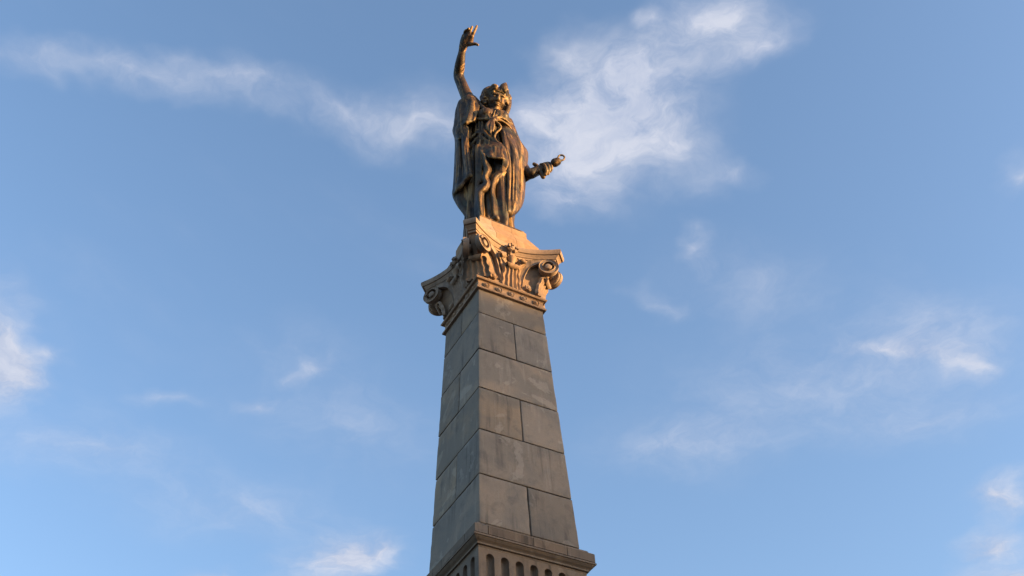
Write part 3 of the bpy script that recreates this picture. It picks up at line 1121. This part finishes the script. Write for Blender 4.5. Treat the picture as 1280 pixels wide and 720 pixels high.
GOWN_SHEETS = [[[(-0.374, -0.294, 11.701), (-0.285, -0.344, 11.761), (-0.189, -0.422, 11.761), (-0.075, -0.509, 11.76), (0.055, -0.606, 11.691), (0.213, -0.649, 11.635)],
    [(-0.398, -0.372, 11.464), (-0.33, -0.457, 11.438), (-0.245, -0.551, 11.379), (-0.143, -0.654, 11.335), (0.005, -0.715, 11.335), (0.203, -0.69, 11.385)],
    [(-0.412, -0.456, 11.244), (-0.336, -0.499, 11.158), (-0.31, -0.629, 10.927), (-0.176, -0.728, 10.844), (-0.013, -0.797, 10.828), (0.166, -0.738, 10.857)]],
    [[(-0.011, -0.73, 11.115), (0.106, -0.726, 11.155), (0.213, -0.695, 11.157)],
    [(-0.003, -0.78, 10.838), (0.121, -0.758, 10.855), (0.221, -0.7, 10.868)],
    [(0.021, -0.724, 10.693), (0.125, -0.737, 10.675), (0.207, -0.692, 10.711)],
    [(-0.041, -0.62, 10.493), (0.065, -0.669, 10.483), (0.178, -0.675, 10.587)]],
    [[(-0.405, -0.46, 11.195), (-0.4, -0.532, 11.082), (-0.327, -0.481, 11.151)],
    [(-0.376, -0.454, 10.835), (-0.374, -0.57, 10.673), (-0.292, -0.524, 10.772)],
    [(-0.356, -0.465, 10.551), (-0.346, -0.608, 10.426), (-0.246, -0.55, 10.549)],
    [(-0.413, -0.456, 10.25), (-0.411, -0.572, 10.123), (-0.321, -0.53, 10.219)],
    [(-0.382, -0.45, 10.059), (-0.374, -0.593, 9.893), (-0.258, -0.543, 9.996)],
    [(-0.521, -0.418, 9.867), (-0.46, -0.544, 9.703), (-0.33, -0.503, 9.759)],
    [(-0.544, -0.358, 9.828), (-0.536, -0.478, 9.584), (-0.397, -0.442, 9.669)],
    [(-0.532, -0.342, 9.466), (-0.523, -0.462, 9.284), (-0.401, -0.416, 9.398)],
    [(-0.503, -0.336, 9.138), (-0.494, -0.456, 8.988), (-0.381, -0.405, 9.072)],
    [(-0.435, -0.283, 8.545), (-0.4, -0.371, 8.418), (-0.313, -0.328, 8.505)]],
    [[(0.045, -0.669, 10.519), (0.094, -0.697, 10.469), (0.157, -0.664, 10.479)],
    [(-0.128, -0.571, 10.437), (-0.136, -0.658, 10.258), (-0.064, -0.607, 10.262)],
    [(-0.228, -0.515, 10.135), (-0.218, -0.612, 10.003), (-0.138, -0.566, 10.038)],
    [(-0.243, -0.483, 9.768), (-0.241, -0.576, 9.669), (-0.161, -0.53, 9.733)],
    [(-0.235, -0.488, 9.412), (-0.215, -0.568, 9.337), (-0.126, -0.526, 9.429)],
    [(-0.201, -0.461, 8.993), (-0.182, -0.541, 8.921), (-0.084, -0.504, 9.01)],
    [(-0.117, -0.393, 8.483), (-0.088, -0.456, 8.435), (-0.01, -0.431, 8.499)]]]
MANTLE_SHEETS = [[[(0.164, -0.507, 12.587), (0.269, -0.543, 12.747), (0.41, -0.508, 12.843), (0.569, -0.414, 12.845), (0.667, -0.263, 12.912)],
    [(0.134, -0.628, 11.98), (0.248, -0.623, 12.156), (0.407, -0.598, 12.282), (0.614, -0.509, 12.378), (0.791, -0.31, 12.514)],
    [(0.138, -0.699, 11.303), (0.253, -0.649, 11.494), (0.321, -0.71, 11.463), (0.482, -0.664, 11.646), (0.694, -0.577, 11.906), (0.937, -0.393, 12.095)],
    [(0.169, -0.716, 10.661), (0.274, -0.661, 10.816), (0.323, -0.712, 10.786), (0.485, -0.642, 10.989), (0.645, -0.572, 11.128), (0.872, -0.379, 11.411)],
    [(0.175, -0.673, 9.971), (0.267, -0.634, 10.065), (0.304, -0.7, 9.983), (0.422, -0.653, 10.069), (0.543, -0.606, 10.186), (0.762, -0.409, 10.552)],
    [(0.159, -0.642, 9.459), (0.229, -0.635, 9.474), (0.275, -0.684, 9.417), (0.385, -0.654, 9.537), (0.525, -0.596, 9.733), (0.709, -0.424, 10.136)],
    [(0.161, -0.574, 9.123), (0.22, -0.584, 9.128), (0.28, -0.595, 9.163), (0.371, -0.578, 9.272), (0.484, -0.527, 9.473), (0.635, -0.406, 9.814)],
    [(0.218, -0.377, 9.241), (0.278, -0.387, 9.232), (0.339, -0.399, 9.281), (0.411, -0.394, 9.382), (0.496, -0.373, 9.537), (0.575, -0.325, 9.716)]],
    [[(-0.774, 0.346, 13.007), (-0.8, 0.131, 12.799), (-0.728, 0.067, 12.697), (-0.719, -0.052, 12.661), (-0.63, -0.103, 12.551)],
    [(-0.721, 0.339, 12.406), (-0.757, 0.13, 12.205), (-0.686, 0.113, 12.16), (-0.706, -0.06, 11.977), (-0.626, -0.082, 11.966)],
    [(-0.731, 0.345, 11.735), (-0.761, 0.109, 11.415), (-0.673, 0.105, 11.429), (-0.686, -0.094, 11.193), (-0.608, -0.138, 11.188)],
    [(-0.751, 0.356, 10.959), (-0.754, 0.128, 10.863), (-0.667, 0.079, 10.952), (-0.655, -0.112, 10.808), (-0.595, -0.169, 10.778)],
    [(-0.787, 0.354, 10.282), (-0.783, 0.122, 10.248), (-0.689, 0.045, 10.448), (-0.658, -0.11, 10.464), (-0.59, -0.172, 10.527)]],
    [[(-0.696, 0.371, 11.555), (-0.645, 0.204, 11.395), (-0.568, 0.092, 11.312), (-0.464, -0.013, 11.253)],
    [(-0.742, 0.397, 10.694), (-0.667, 0.217, 10.601), (-0.574, 0.095, 10.519), (-0.483, -0.026, 10.438)],
    [(-0.76, 0.407, 10.323), (-0.703, 0.237, 10.172), (-0.586, 0.125, 10.084), (-0.498, -0.04, 9.925)],
    [(-0.676, 0.337, 9.929), (-0.637, 0.2, 9.805), (-0.538, 0.098, 9.721), (-0.485, -0.047, 9.567)],
    [(-0.536, 0.235, 9.524), (-0.497, 0.144, 9.435), (-0.459, 0.053, 9.332), (-0.431, -0.055, 9.178)],
    [(-0.407, 0.162, 9.065), (-0.377, 0.098, 8.988), (-0.347, 0.035, 8.911), (-0.327, -0.045, 8.783)]],
    [[(-0.74, 0.074, 13.878), (-0.693, -0.068, 13.876), (-0.599, -0.167, 13.921), (-0.459, -0.177, 13.963), (-0.284, -0.161, 13.839)],
    [(-0.77, 0.137, 13.609), (-0.733, 0.001, 13.462), (-0.64, -0.097, 13.471), (-0.567, -0.23, 13.386), (-0.374, -0.225, 13.409)],
    [(-0.781, 0.189, 13.307), (-0.771, 0.023, 13.072), (-0.689, -0.046, 13.038), (-0.646, -0.232, 12.871), (-0.462, -0.244, 13.008)],
    [(-0.791, 0.241, 13.115), (-0.782, 0.052, 12.784), (-0.747, -0.083, 12.607), (-0.675, -0.193, 12.657), (-0.511, -0.239, 12.772)]],
    [[(-0.773, 0.254, 13.071), (-0.773, 0.07, 12.846), (-0.71, -0.035, 12.723)],
    [(-0.81, 0.298, 12.82), (-0.828, 0.055, 12.517), (-0.721, -0.074, 12.426)],
    [(-0.774, 0.278, 12.541), (-0.775, 0.071, 12.226), (-0.686, -0.048, 12.206)]]]
GOWN_CUTS = [[(-0.305, -0.442, 12.136, 0.0127), (-0.208, -0.543, 11.739, 0.0213), (-0.064, -0.648, 11.57, 0.0127)],
    [(-0.37, -0.566, 11.189, 0.0102), (-0.354, -0.69, 10.895, 0.0153)],
    [(-0.201, -0.639, 11.367, 0.0102), (-0.263, -0.764, 10.799, 0.017)],
    [(-0.046, -0.727, 11.357, 0.0102), (-0.1, -0.834, 10.814, 0.017)],
    [(-0.461, -0.4, 11.296, 0.0127), (-0.483, -0.41, 10.477, 0.0213), (-0.499, -0.401, 9.957, 0.017)],
    [(-0.052, -0.677, 10.115, 0.0127), (-0.061, -0.672, 9.515, 0.0213), (-0.034, -0.664, 8.955, 0.017)],
    [(0.074, -0.679, 10.275, 0.0127), (0.053, -0.668, 9.581, 0.0213), (0.045, -0.64, 9.022, 0.017)],
    [(-0.307, -0.441, 12.967, 0.0102), (-0.261, -0.559, 12.64, 0.0153)],
    [(-0.18, -0.513, 12.994, 0.0102), (-0.198, -0.618, 12.642, 0.0153)],
    [(0.036, -0.635, 12.909, 0.0102), (-0.064, -0.671, 12.626, 0.0153)],
    [(-0.392, -0.485, 12.338, 0.0425), (-0.334, -0.541, 12.136, 0.051)],
    [(-0.092, -0.701, 12.262, 0.0425), (-0.088, -0.703, 12.057, 0.0425)],
    [(-0.309, -0.623, 10.061, 0.034), (-0.365, -0.615, 9.441, 0.0425), (-0.41, -0.59, 8.865, 0.0425)],
    [(-0.15, -0.691, 10.015, 0.034), (-0.155, -0.665, 9.472, 0.0425), (-0.127, -0.681, 8.975, 0.034)],
    [(-0.576, -0.335, 11.11, 0.0425), (-0.617, -0.357, 9.94, 0.051), (-0.627, -0.352, 9.171, 0.051)]]
SASH = [[(-0.2, -0.576, 12.622, 0.052), (-0.12, -0.621, 12.582, 0.052)],
    [(-0.212, -0.593, 12.525, 0.04), (-0.307, -0.585, 12.269, 0.044), (-0.284, -0.597, 12.081, 0.024)],
    [(-0.176, -0.613, 12.523, 0.036), (-0.229, -0.629, 12.196, 0.04), (-0.243, -0.621, 11.96, 0.02)],
    [(-0.149, -0.628, 12.521, 0.036), (-0.156, -0.647, 12.253, 0.036), (-0.183, -0.643, 12.037, 0.02)],
    [(-0.118, -0.599, 12.645, 0.04), (0.029, -0.637, 12.761, 0.036), (0.195, -0.639, 12.793, 0.028), (0.322, -0.619, 12.757, 0.016)],
    [(-0.119, -0.599, 12.61, 0.04), (0.044, -0.646, 12.638, 0.036), (0.235, -0.639, 12.609, 0.032), (0.399, -0.594, 12.558, 0.024)],
    [(-0.208, -0.549, 12.651, 0.04), (-0.322, -0.415, 12.744, 0.04), (-0.4, -0.256, 12.891, 0.04)],
    [(-0.198, -0.554, 12.685, 0.032), (-0.22, -0.496, 12.919, 0.024), (-0.169, -0.456, 13.143, 0.016)],
    [(-0.136, -0.59, 12.681, 0.032), (-0.084, -0.573, 12.91, 0.024), (-0.022, -0.539, 13.169, 0.016)],
    [(-0.092, -0.591, 12.602, 0.032), (0.021, -0.633, 12.466, 0.032), (0.049, -0.648, 12.293, 0.028), (-0.049, -0.57, 12.123, 0.028), (-0.091, -0.569, 11.879, 0.028), (0.025, -0.634, 11.606, 0.016)]]
MANTLE = [[(-0.359, 0.019, 13.946, 0.18), (-0.483, 0.067, 13.596, 0.19), (-0.598, 0.132, 13.208, 0.18)],
    [(-0.658, 0.143, 13.908, 0.11), (-0.697, 0.165, 13.546, 0.13), (-0.717, 0.176, 13.188, 0.13), (-0.728, 0.182, 12.732, 0.15), (-0.693, 0.186, 12.48, 0.13)],
    [(-0.639, 0.247, 12.483, 0.12), (-0.615, 0.256, 11.967, 0.12), (-0.609, 0.276, 11.335, 0.13), (-0.621, 0.306, 10.786, 0.13), (-0.64, 0.317, 10.321, 0.11), (-0.55, 0.242, 9.926, 0.11)],
    [(-0.492, 0.118, 12.729, 0.14), (-0.491, 0.14, 11.905, 0.14), (-0.471, 0.152, 11.113, 0.15), (-0.479, 0.156, 10.329, 0.15), (-0.444, 0.113, 9.698, 0.14)],
    [(-0.5, 0.12, 13.3, 0.22), (-0.55, 0.25, 12.0, 0.22), (-0.5, 0.25, 10.6, 0.2), (-0.3, 0.1, 9.4, 0.15)],
    [(-0.2, 0.3, 13.5, 0.22), (-0.2, 0.42, 12.0, 0.25), (-0.2, 0.4, 10.5, 0.22), (-0.12, 0.3, 8.9, 0.2)],
    [(0.25, 0.3, 13.5, 0.22), (0.25, 0.42, 12.0, 0.25), (0.25, 0.4, 10.5, 0.22), (0.2, 0.3, 8.8, 0.2)],
    [(0.6, 0.12, 13.3, 0.22), (0.72, 0.25, 12.0, 0.25), (0.64, 0.22, 10.5, 0.22), (0.42, 0.15, 8.9, 0.2)],
    [(0.431, -0.359, 13.109, 0.16), (0.532, -0.393, 12.569, 0.16), (0.627, -0.401, 12.139, 0.16), (0.687, -0.389, 11.786, 0.15), (0.628, -0.356, 11.169, 0.16), (0.557, -0.338, 10.422, 0.17), (0.505, -0.355, 10.009, 0.16)]]
MANTLE_RIDGES = [[(-0.48, -0.211, 13.795, 0.04), (-0.568, -0.253, 13.357, 0.05), (-0.645, -0.255, 12.913, 0.05), (-0.702, -0.2, 12.63, 0.045)],
    [(-0.371, -0.204, 13.619, 0.035), (-0.423, -0.243, 13.211, 0.04), (-0.511, -0.239, 12.772, 0.04)],
    [(-0.759, 0.062, 13.777, 0.035), (-0.775, 0.013, 13.307, 0.04), (-0.764, -0.05, 12.81, 0.04)],
    [(-0.737, -0.042, 12.662, 0.04), (-0.703, -0.084, 12.391, 0.045), (-0.696, -0.066, 12.179, 0.04)],
    [(-0.697, -0.065, 11.943, 0.035), (-0.671, -0.114, 11.438, 0.045), (-0.65, -0.149, 10.959, 0.05), (-0.624, -0.175, 10.535, 0.05)],
    [(-0.599, -0.189, 10.487, 0.035), (-0.682, -0.028, 10.418, 0.045), (-0.758, 0.084, 10.252, 0.045), (-0.793, 0.311, 10.233, 0.04)],
    [(0.12, -0.574, 12.376, 0.045), (0.207, -0.646, 12.036, 0.05), (0.301, -0.699, 11.662, 0.05), (0.377, -0.719, 11.29, 0.05), (0.405, -0.689, 10.827, 0.045), (0.391, -0.658, 10.168, 0.03)],
    [(0.46, -0.56, 12.464, 0.035), (0.608, -0.597, 12.032, 0.04), (0.661, -0.581, 11.55, 0.04), (0.641, -0.57, 11.032, 0.035)],
    [(0.157, -0.618, 12.141, 0.04), (0.178, -0.699, 11.458, 0.045), (0.191, -0.728, 10.786, 0.05), (0.179, -0.699, 10.128, 0.045), (0.161, -0.666, 9.553, 0.045), (0.15, -0.614, 9.134, 0.04)]]
MANTLE_CUTS = [[(0.176, -0.657, 12.275, 0.0102), (0.187, -0.755, 11.594, 0.0213), (0.239, -0.739, 10.994, 0.0255), (0.232, -0.711, 10.236, 0.0255), (0.193, -0.701, 9.473, 0.017)],
    [(0.358, -0.622, 12.533, 0.0102), (0.448, -0.708, 11.94, 0.0213), (0.536, -0.688, 11.386, 0.0255), (0.531, -0.662, 10.77, 0.0255), (0.473, -0.653, 9.975, 0.017)],
    [(0.327, -0.754, 10.868, 0.0102), (0.323, -0.729, 10.268, 0.0238), (0.278, -0.726, 9.492, 0.017)],
    [(-0.762, 0.001, 12.595, 0.0102), (-0.72, 0.046, 12.06, 0.0213), (-0.707, 0.038, 11.397, 0.0238), (-0.739, -0.012, 10.558, 0.017)],
    [(-0.792, 0.155, 11.911, 0.0102), (-0.785, 0.152, 11.254, 0.0213), (-0.805, 0.163, 10.527, 0.017)],
    [(-0.702, -0.137, 11.723, 0.0102), (-0.69, -0.167, 11.172, 0.017), (-0.669, -0.201, 10.637, 0.0127)],
    [(-0.67, 0.086, 10.272, 0.0102), (-0.605, 0.049, 9.903, 0.0213), (-0.534, -0.014, 9.458, 0.017)],
    [(-0.746, 0.198, 10.046, 0.0102), (-0.655, 0.124, 9.716, 0.0187), (-0.55, 0.042, 9.331, 0.0153)],
    [(-0.59, -0.235, 13.619, 0.0102), (-0.65, -0.247, 13.133, 0.0187), (-0.716, -0.163, 12.771, 0.0153)],
    [(-0.471, -0.256, 13.597, 0.0102), (-0.514, -0.301, 13.081, 0.017), (-0.582, -0.285, 12.705, 0.0127)],
    [(-0.748, -0.214, 13.397, 0.0255), (-0.796, -0.187, 13.079, 0.0425), (-0.815, -0.153, 12.826, 0.034)],
    [(0.308, -0.789, 11.626, 0.0213), (0.402, -0.797, 11.28, 0.0255), (0.479, -0.725, 10.892, 0.0213)]]
SWORD = [[(0.633, -0.071, 10.879, 0.08), (0.876, -0.473, 10.97, 0.08), (1.061, -0.647, 11.072, 0.07)],
    [(0.943, -0.695, 11.289, 0.045), (1.011, -0.711, 11.23, 0.055), (1.095, -0.712, 11.099, 0.065), (1.163, -0.727, 10.865, 0.06)],
    [(1.088, -0.685, 11.109, 0.07), (1.249, -0.822, 11.208, 0.07), (1.348, -0.901, 11.272, 0.06), (1.38, -0.931, 11.306, 0.085)],
    [(1.361, -0.92, 11.281, 0.06), (1.407, -0.957, 11.314, 0.115), (1.451, -0.994, 11.34, 0.105), (1.485, -1.025, 11.37, 0.04)],
    [(1.61, -1.107, 11.46, 0.025), (1.597, -1.1, 11.405, 0.025), (1.568, -1.083, 11.367, 0.025), (1.531, -1.062, 11.354, 0.025), (1.496, -1.043, 11.371, 0.025), (1.472, -1.029, 11.414, 0.025), (1.466, -1.026, 11.47, 0.025), (1.479, -1.033, 11.525, 0.025), (1.508, -1.049, 11.564, 0.025), (1.545, -1.07, 11.576, 0.025), (1.58, -1.09, 11.559, 0.025), (1.604, -1.104, 11.516, 0.025), (1.61, -1.107, 11.46, 0.025)]]
SWORD_CUTS = []



def build_statue():
    # bronze base slab
    V, F = worn_block((-.595, -.595, 8.572), (.595, .595, 8.655), .02, seed=91, fine=.1)
    mesh_obj('base_slab', V, F, M_BRONZE, statue, smooth=40, loc=SU)

    # ---- body: head, neck, arms, hands, feet, one skin
    f = Field((-1.9, -2.1, 8.5), (1.9, 1.0, 17.2), HV)
    f.chain([(0, 0, 9.9, .36), (0, -.03, 11.3, .40), (.02, -.05, 12.2, .34), (.04, -.10, 13.0, .36), (.08, -.12, 13.35, .25)], .1)
    for ch in BODY: f.chain(ch, .035)
    for ch in FINGERS: f.chain(ch, .012)
    H, fx, fy, fz = HEAD            # centre, right, forward, up of the head
    H, fx, fy, fz = (np.array(q, float) for q in (H, fx, fy, fz))
    rot = np.array([fx, fy, fz]) / HEAD_SIZE
    hs = HEAD_SIZE
    def hp(x, y, z): return H + (fx * x + fy * y + fz * z) * hs
    f.chain([(*hp(0, -.10, -.75), (.20) * hs), (*hp(0, -.06, -.32), (.185) * hs)], .08)
    f.ell(H, (.30, .365, .39), .05, rot)
    f.ell(hp(0, .10, -.20), (.235, .25, .27), .06, rot)              # jaw
    f.ell(hp(0, .27, -.40), (.09, .09, .075), .06, rot)              # chin
    f.ell(hp(0, .315, .10), (.22, .07, .06), .05, rot)               # brow
    for s in (-1, 1):
        f.ell(hp(s * .115, .375, .015), (.075, .06, .05), .03, rot, cut=True)
        f.ell(hp(s * .115, .305, .012), (.058, .05, .036), .012, rot)
        f.ell(hp(s * .15, .25, -.12), (.10, .10, .10), .06, rot)
    f.chain([(*hp(0, .345, .07), (.03) * hs), (*hp(0, .425, -.09), (.052) * hs), (*hp(0, .385, -.125), (.04) * hs)], .025)
    for s in (-1, 1): f.ell(hp(s * .045, .37, -.115), (.035, .04, .03), .015, rot)
    f.ell(hp(0, .352, -.205), (.085, .04, .024), .015, rot)
    f.ell(hp(0, .345, -.255), (.070, .04, .024), .015, rot)
    f.chain([(*hp(-.085, .385, -.23), (.010) * hs), (*hp(0, .405, -.232), (.012) * hs), (*hp(.085, .385, -.23), (.010) * hs)], .008, cut=True)
    body = field_obj('body', f, M_BRONZE, statue)

    # ---- hair: waves combed back from the face, curls at the sides
    f = Field(H - 1.0, H + 1.0, HV)
    f.ell(hp(0, -.08, .08), (.355, .36, .40), .04, rot)
    f.ell(hp(0, -.36, -.08), (.20, .20, .20), .06, rot)
    f.ell(hp(0, .36, -.06), (.25, .26, .40), .03, rot, cut=True)
    r2 = np.random.default_rng(3)
    for s in (-1, 1):
        for k in range(9):
            a = k / 8
            z0 = .25 - .56 * a
            y0 = .20 - .30 * a
            pts = []
            for t in np.linspace(0, 1, 6):
                x = s * (.13 + .26 * min(1, t * 1.5 + a * .65))
                y = y0 + .10 - .34 * t * (1 - .4 * a) + .03 * math.sin(t * 9 + k)
                z = z0 + .12 * (1 - t) * (1 - a) + .035 * math.sin(t * 8 + k * 1.7)
                pts.append((*hp(x, y, z), (.062 + .012 * math.sin(t * 9 + k * 2)) * hs))
            f.chain(pts, .02)
        for k in range(14):
            a = r2.uniform(0, 1)
            x, y, z = s * r2.uniform(.30, .40), r2.uniform(-.30, .16), .30 - .72 * a
            c = hp(x, y, z)
            rr = r2.uniform(.055, .09)
            f.ell(c, (rr, rr, rr * .8), .015, rot)
            f.ell(c + fx * s * rr * .8 + fy * .03, (.022, .022, .022), .012, rot, cut=True)
    for ch in HAIR: f.chain(ch, .02)
    field_obj('hair', f, M_BRONZE, statue)

    # ---- diadem: band over the forehead rising to a crest
    f = Field(H - 1.0, H + 1.0, HV)
    ring = []
    for a in np.linspace(-1.7, 1.7, 25):
        ring.append((*hp(.335 * math.sin(a), -.05 + .345 * math.cos(a), .215 + .03 * math.cos(a)), .032 * hs))
    f.chain(ring, .015, smooth=False)
    f.ell(hp(.02, .12, .30), (.24, .18, .14), .05, rot)
    for a, hgt, rr in ((-.55, .06, .045), (-.2, .10, .05), (.55, .06, .045)):
        b0 = hp(.30 * math.sin(a), -.06 + .32 * math.cos(a), .27)
        b1 = hp(.27 * math.sin(a), -.12 + .29 * math.cos(a), .30 + hgt)
        f.chain([(*b0, rr * hs), (*b1, rr * .7 * hs)], .03)
    f.chain([(*hp(.09, .24, .30), .09 * hs), (*hp(.12, .17, .47), .14 * hs), (*hp(.16, .10, .68), .05 * hs)], .03)
    field_obj('diadem', f, M_BRONZE, statue)

    # ---- gown
    f = Field((-1.2, -1.3, 8.62), (1.3, 1.1, 13.9), HV)
    f.loft([(8.66, 0, .02, .60, .50), (9.4, 0, .02, .56, .47), (10.6, 0, -.02, .50, .45), (11.5, .0, -.03, .50, .44), (12.3, .02, -.07, .42, .38),
            (12.95, .05, -.13, .46, .40), (13.25, .07, -.15, .44, .36), (13.5, .09, -.14, .28, .24), (13.62, .1, -.14, .2, .18)],
           folds=[(11, [(8.6, .055), (10.5, .045), (11.8, .02), (12.3, .012), (13.6, .0)], .4, .25),
                  (23, [(8.6, .012), (11.5, .012), (12.2, .018), (13.2, .012), (13.6, 0)], 1.0, -.5)])
    for rows in GOWN_SHEETS: f.sheet(rows, .03, .015)
    for ch in GOWN: f.chain(ch, .05)
    for c, r in GOWN_BLOBS: f.ell(c, (r, r, r), .06)
    for ch in GOWN_CUTS: f.chain(ch, .03, cut=True)
    field_obj('gown', f, M_BRONZE, statue)

    # ---- sash tied under the bust
    f = Field((-1.2, -1.3, 11.0), (1.3, 1.1, 13.9), HV)
    for ch in SASH: f.chain(ch, .03)
    field_obj('sash', f, M_BRONZE, statue)

    # ---- mantle: falls from the raised arm on one side, wraps the other side and hip
    f = Field((-1.7, -1.6, 8.62), (1.5, 1.4, 14.3), HV)
    for ch in MANTLE: f.chain(ch, .05)
    for rows in MANTLE_SHEETS: f.sheet(rows, .045, .02)
    for ch in MANTLE_RIDGES: f.chain(ch, .06)
    for ch in MANTLE_CUTS: f.chain(ch, .03, cut=True)
    field_obj('mantle', f, M_BRONZE, statue)

    # ---- sword held by the hilt, blade behind the mantle
    f = Field((-.8, -1.7, 10.0), (2.3, .9, 12.4), HV * .8)
    for ch in SWORD: f.chain(ch, .012, smooth=False)
    for ch in SWORD_CUTS: f.chain(ch, .01, cut=True, smooth=False)
    sw = field_obj('sword', f, M_BRONZE, statue)


build_statue()


# ------------------------------------------------------------------ unseen tower block, added and sized so its roof shades the lower shaft
def build_shade_house():
    dist = 85.0
    d = Vector((sun_dir.x, sun_dir.y, 0)).normalized()
    pos = d * dist
    top = Z0 + SHADE_U * S + dist * math.tan(SUN_EL)        # parapet height
    root = empty('unseen_shade_house', 'unseen narrow cream house with flat roof, added to shade the lower shaft', 'building', (pos.x, pos.y, 0))
    root.rotation_euler = (0, 0, math.atan2(d.y, d.x) + math.pi / 2)
    L, D, He = 9.0, 11.0, top - .9

    def box(x0, x1, y0, y1, z0, z1):
        V = [(x, y, z) for z in (z0, z1) for x, y in ((x0, y0), (x1, y0), (x1, y1), (x0, y1))]
        return np.array(V, float), [(3, 2, 1, 0), (4, 5, 6, 7), (0, 1, 5, 4), (1, 2, 6, 5), (2, 3, 7, 6), (3, 0, 4, 7)]
    mesh_obj('wall', *box(-L, L, -D, 0, 0, He), M_WALL, root, scale=1.0)
    mesh_obj('cornice', *box(-L - .5, L + .5, -D - .5, .5, He, He + .35), M_TRIM, root, scale=1.0)
    mesh_obj('parapet', *box(-L - .05, L + .05, -D - .05, .05, He + .35, top), M_WALL, root, scale=1.0)
    wv = box(-.6, .6, -.05, .06, 0, 1.6)
    fv = join(box(-.72, -.6, -.02, .12, -.1, 1.7), box(.6, .72, -.02, .12, -.1, 1.7), box(-.78, .78, -.02, .2, -.22, -.1), box(-.72, .72, -.02, .12, 1.7, 1.8))
    w0 = None
    for k in range(int((He - 1.5) // 3.2)):
        for i in range(6):
            loc = (-L + 1.8 + i * (2 * L - 3.6) / 5, 0, 1.3 + k * 3.2)
            if w0 is None:
                w0 = mesh_obj('window', *wv, M_GLASS, root, scale=1.0, loc=loc)
                fr = mesh_obj('window_frame', *fv, M_TRIM, w0, scale=1.0)
            else:
                w = copy_of(w0, loc=loc)
                copy_of(fr, parent=w)


SHADE_U = 6.15
build_shade_house()
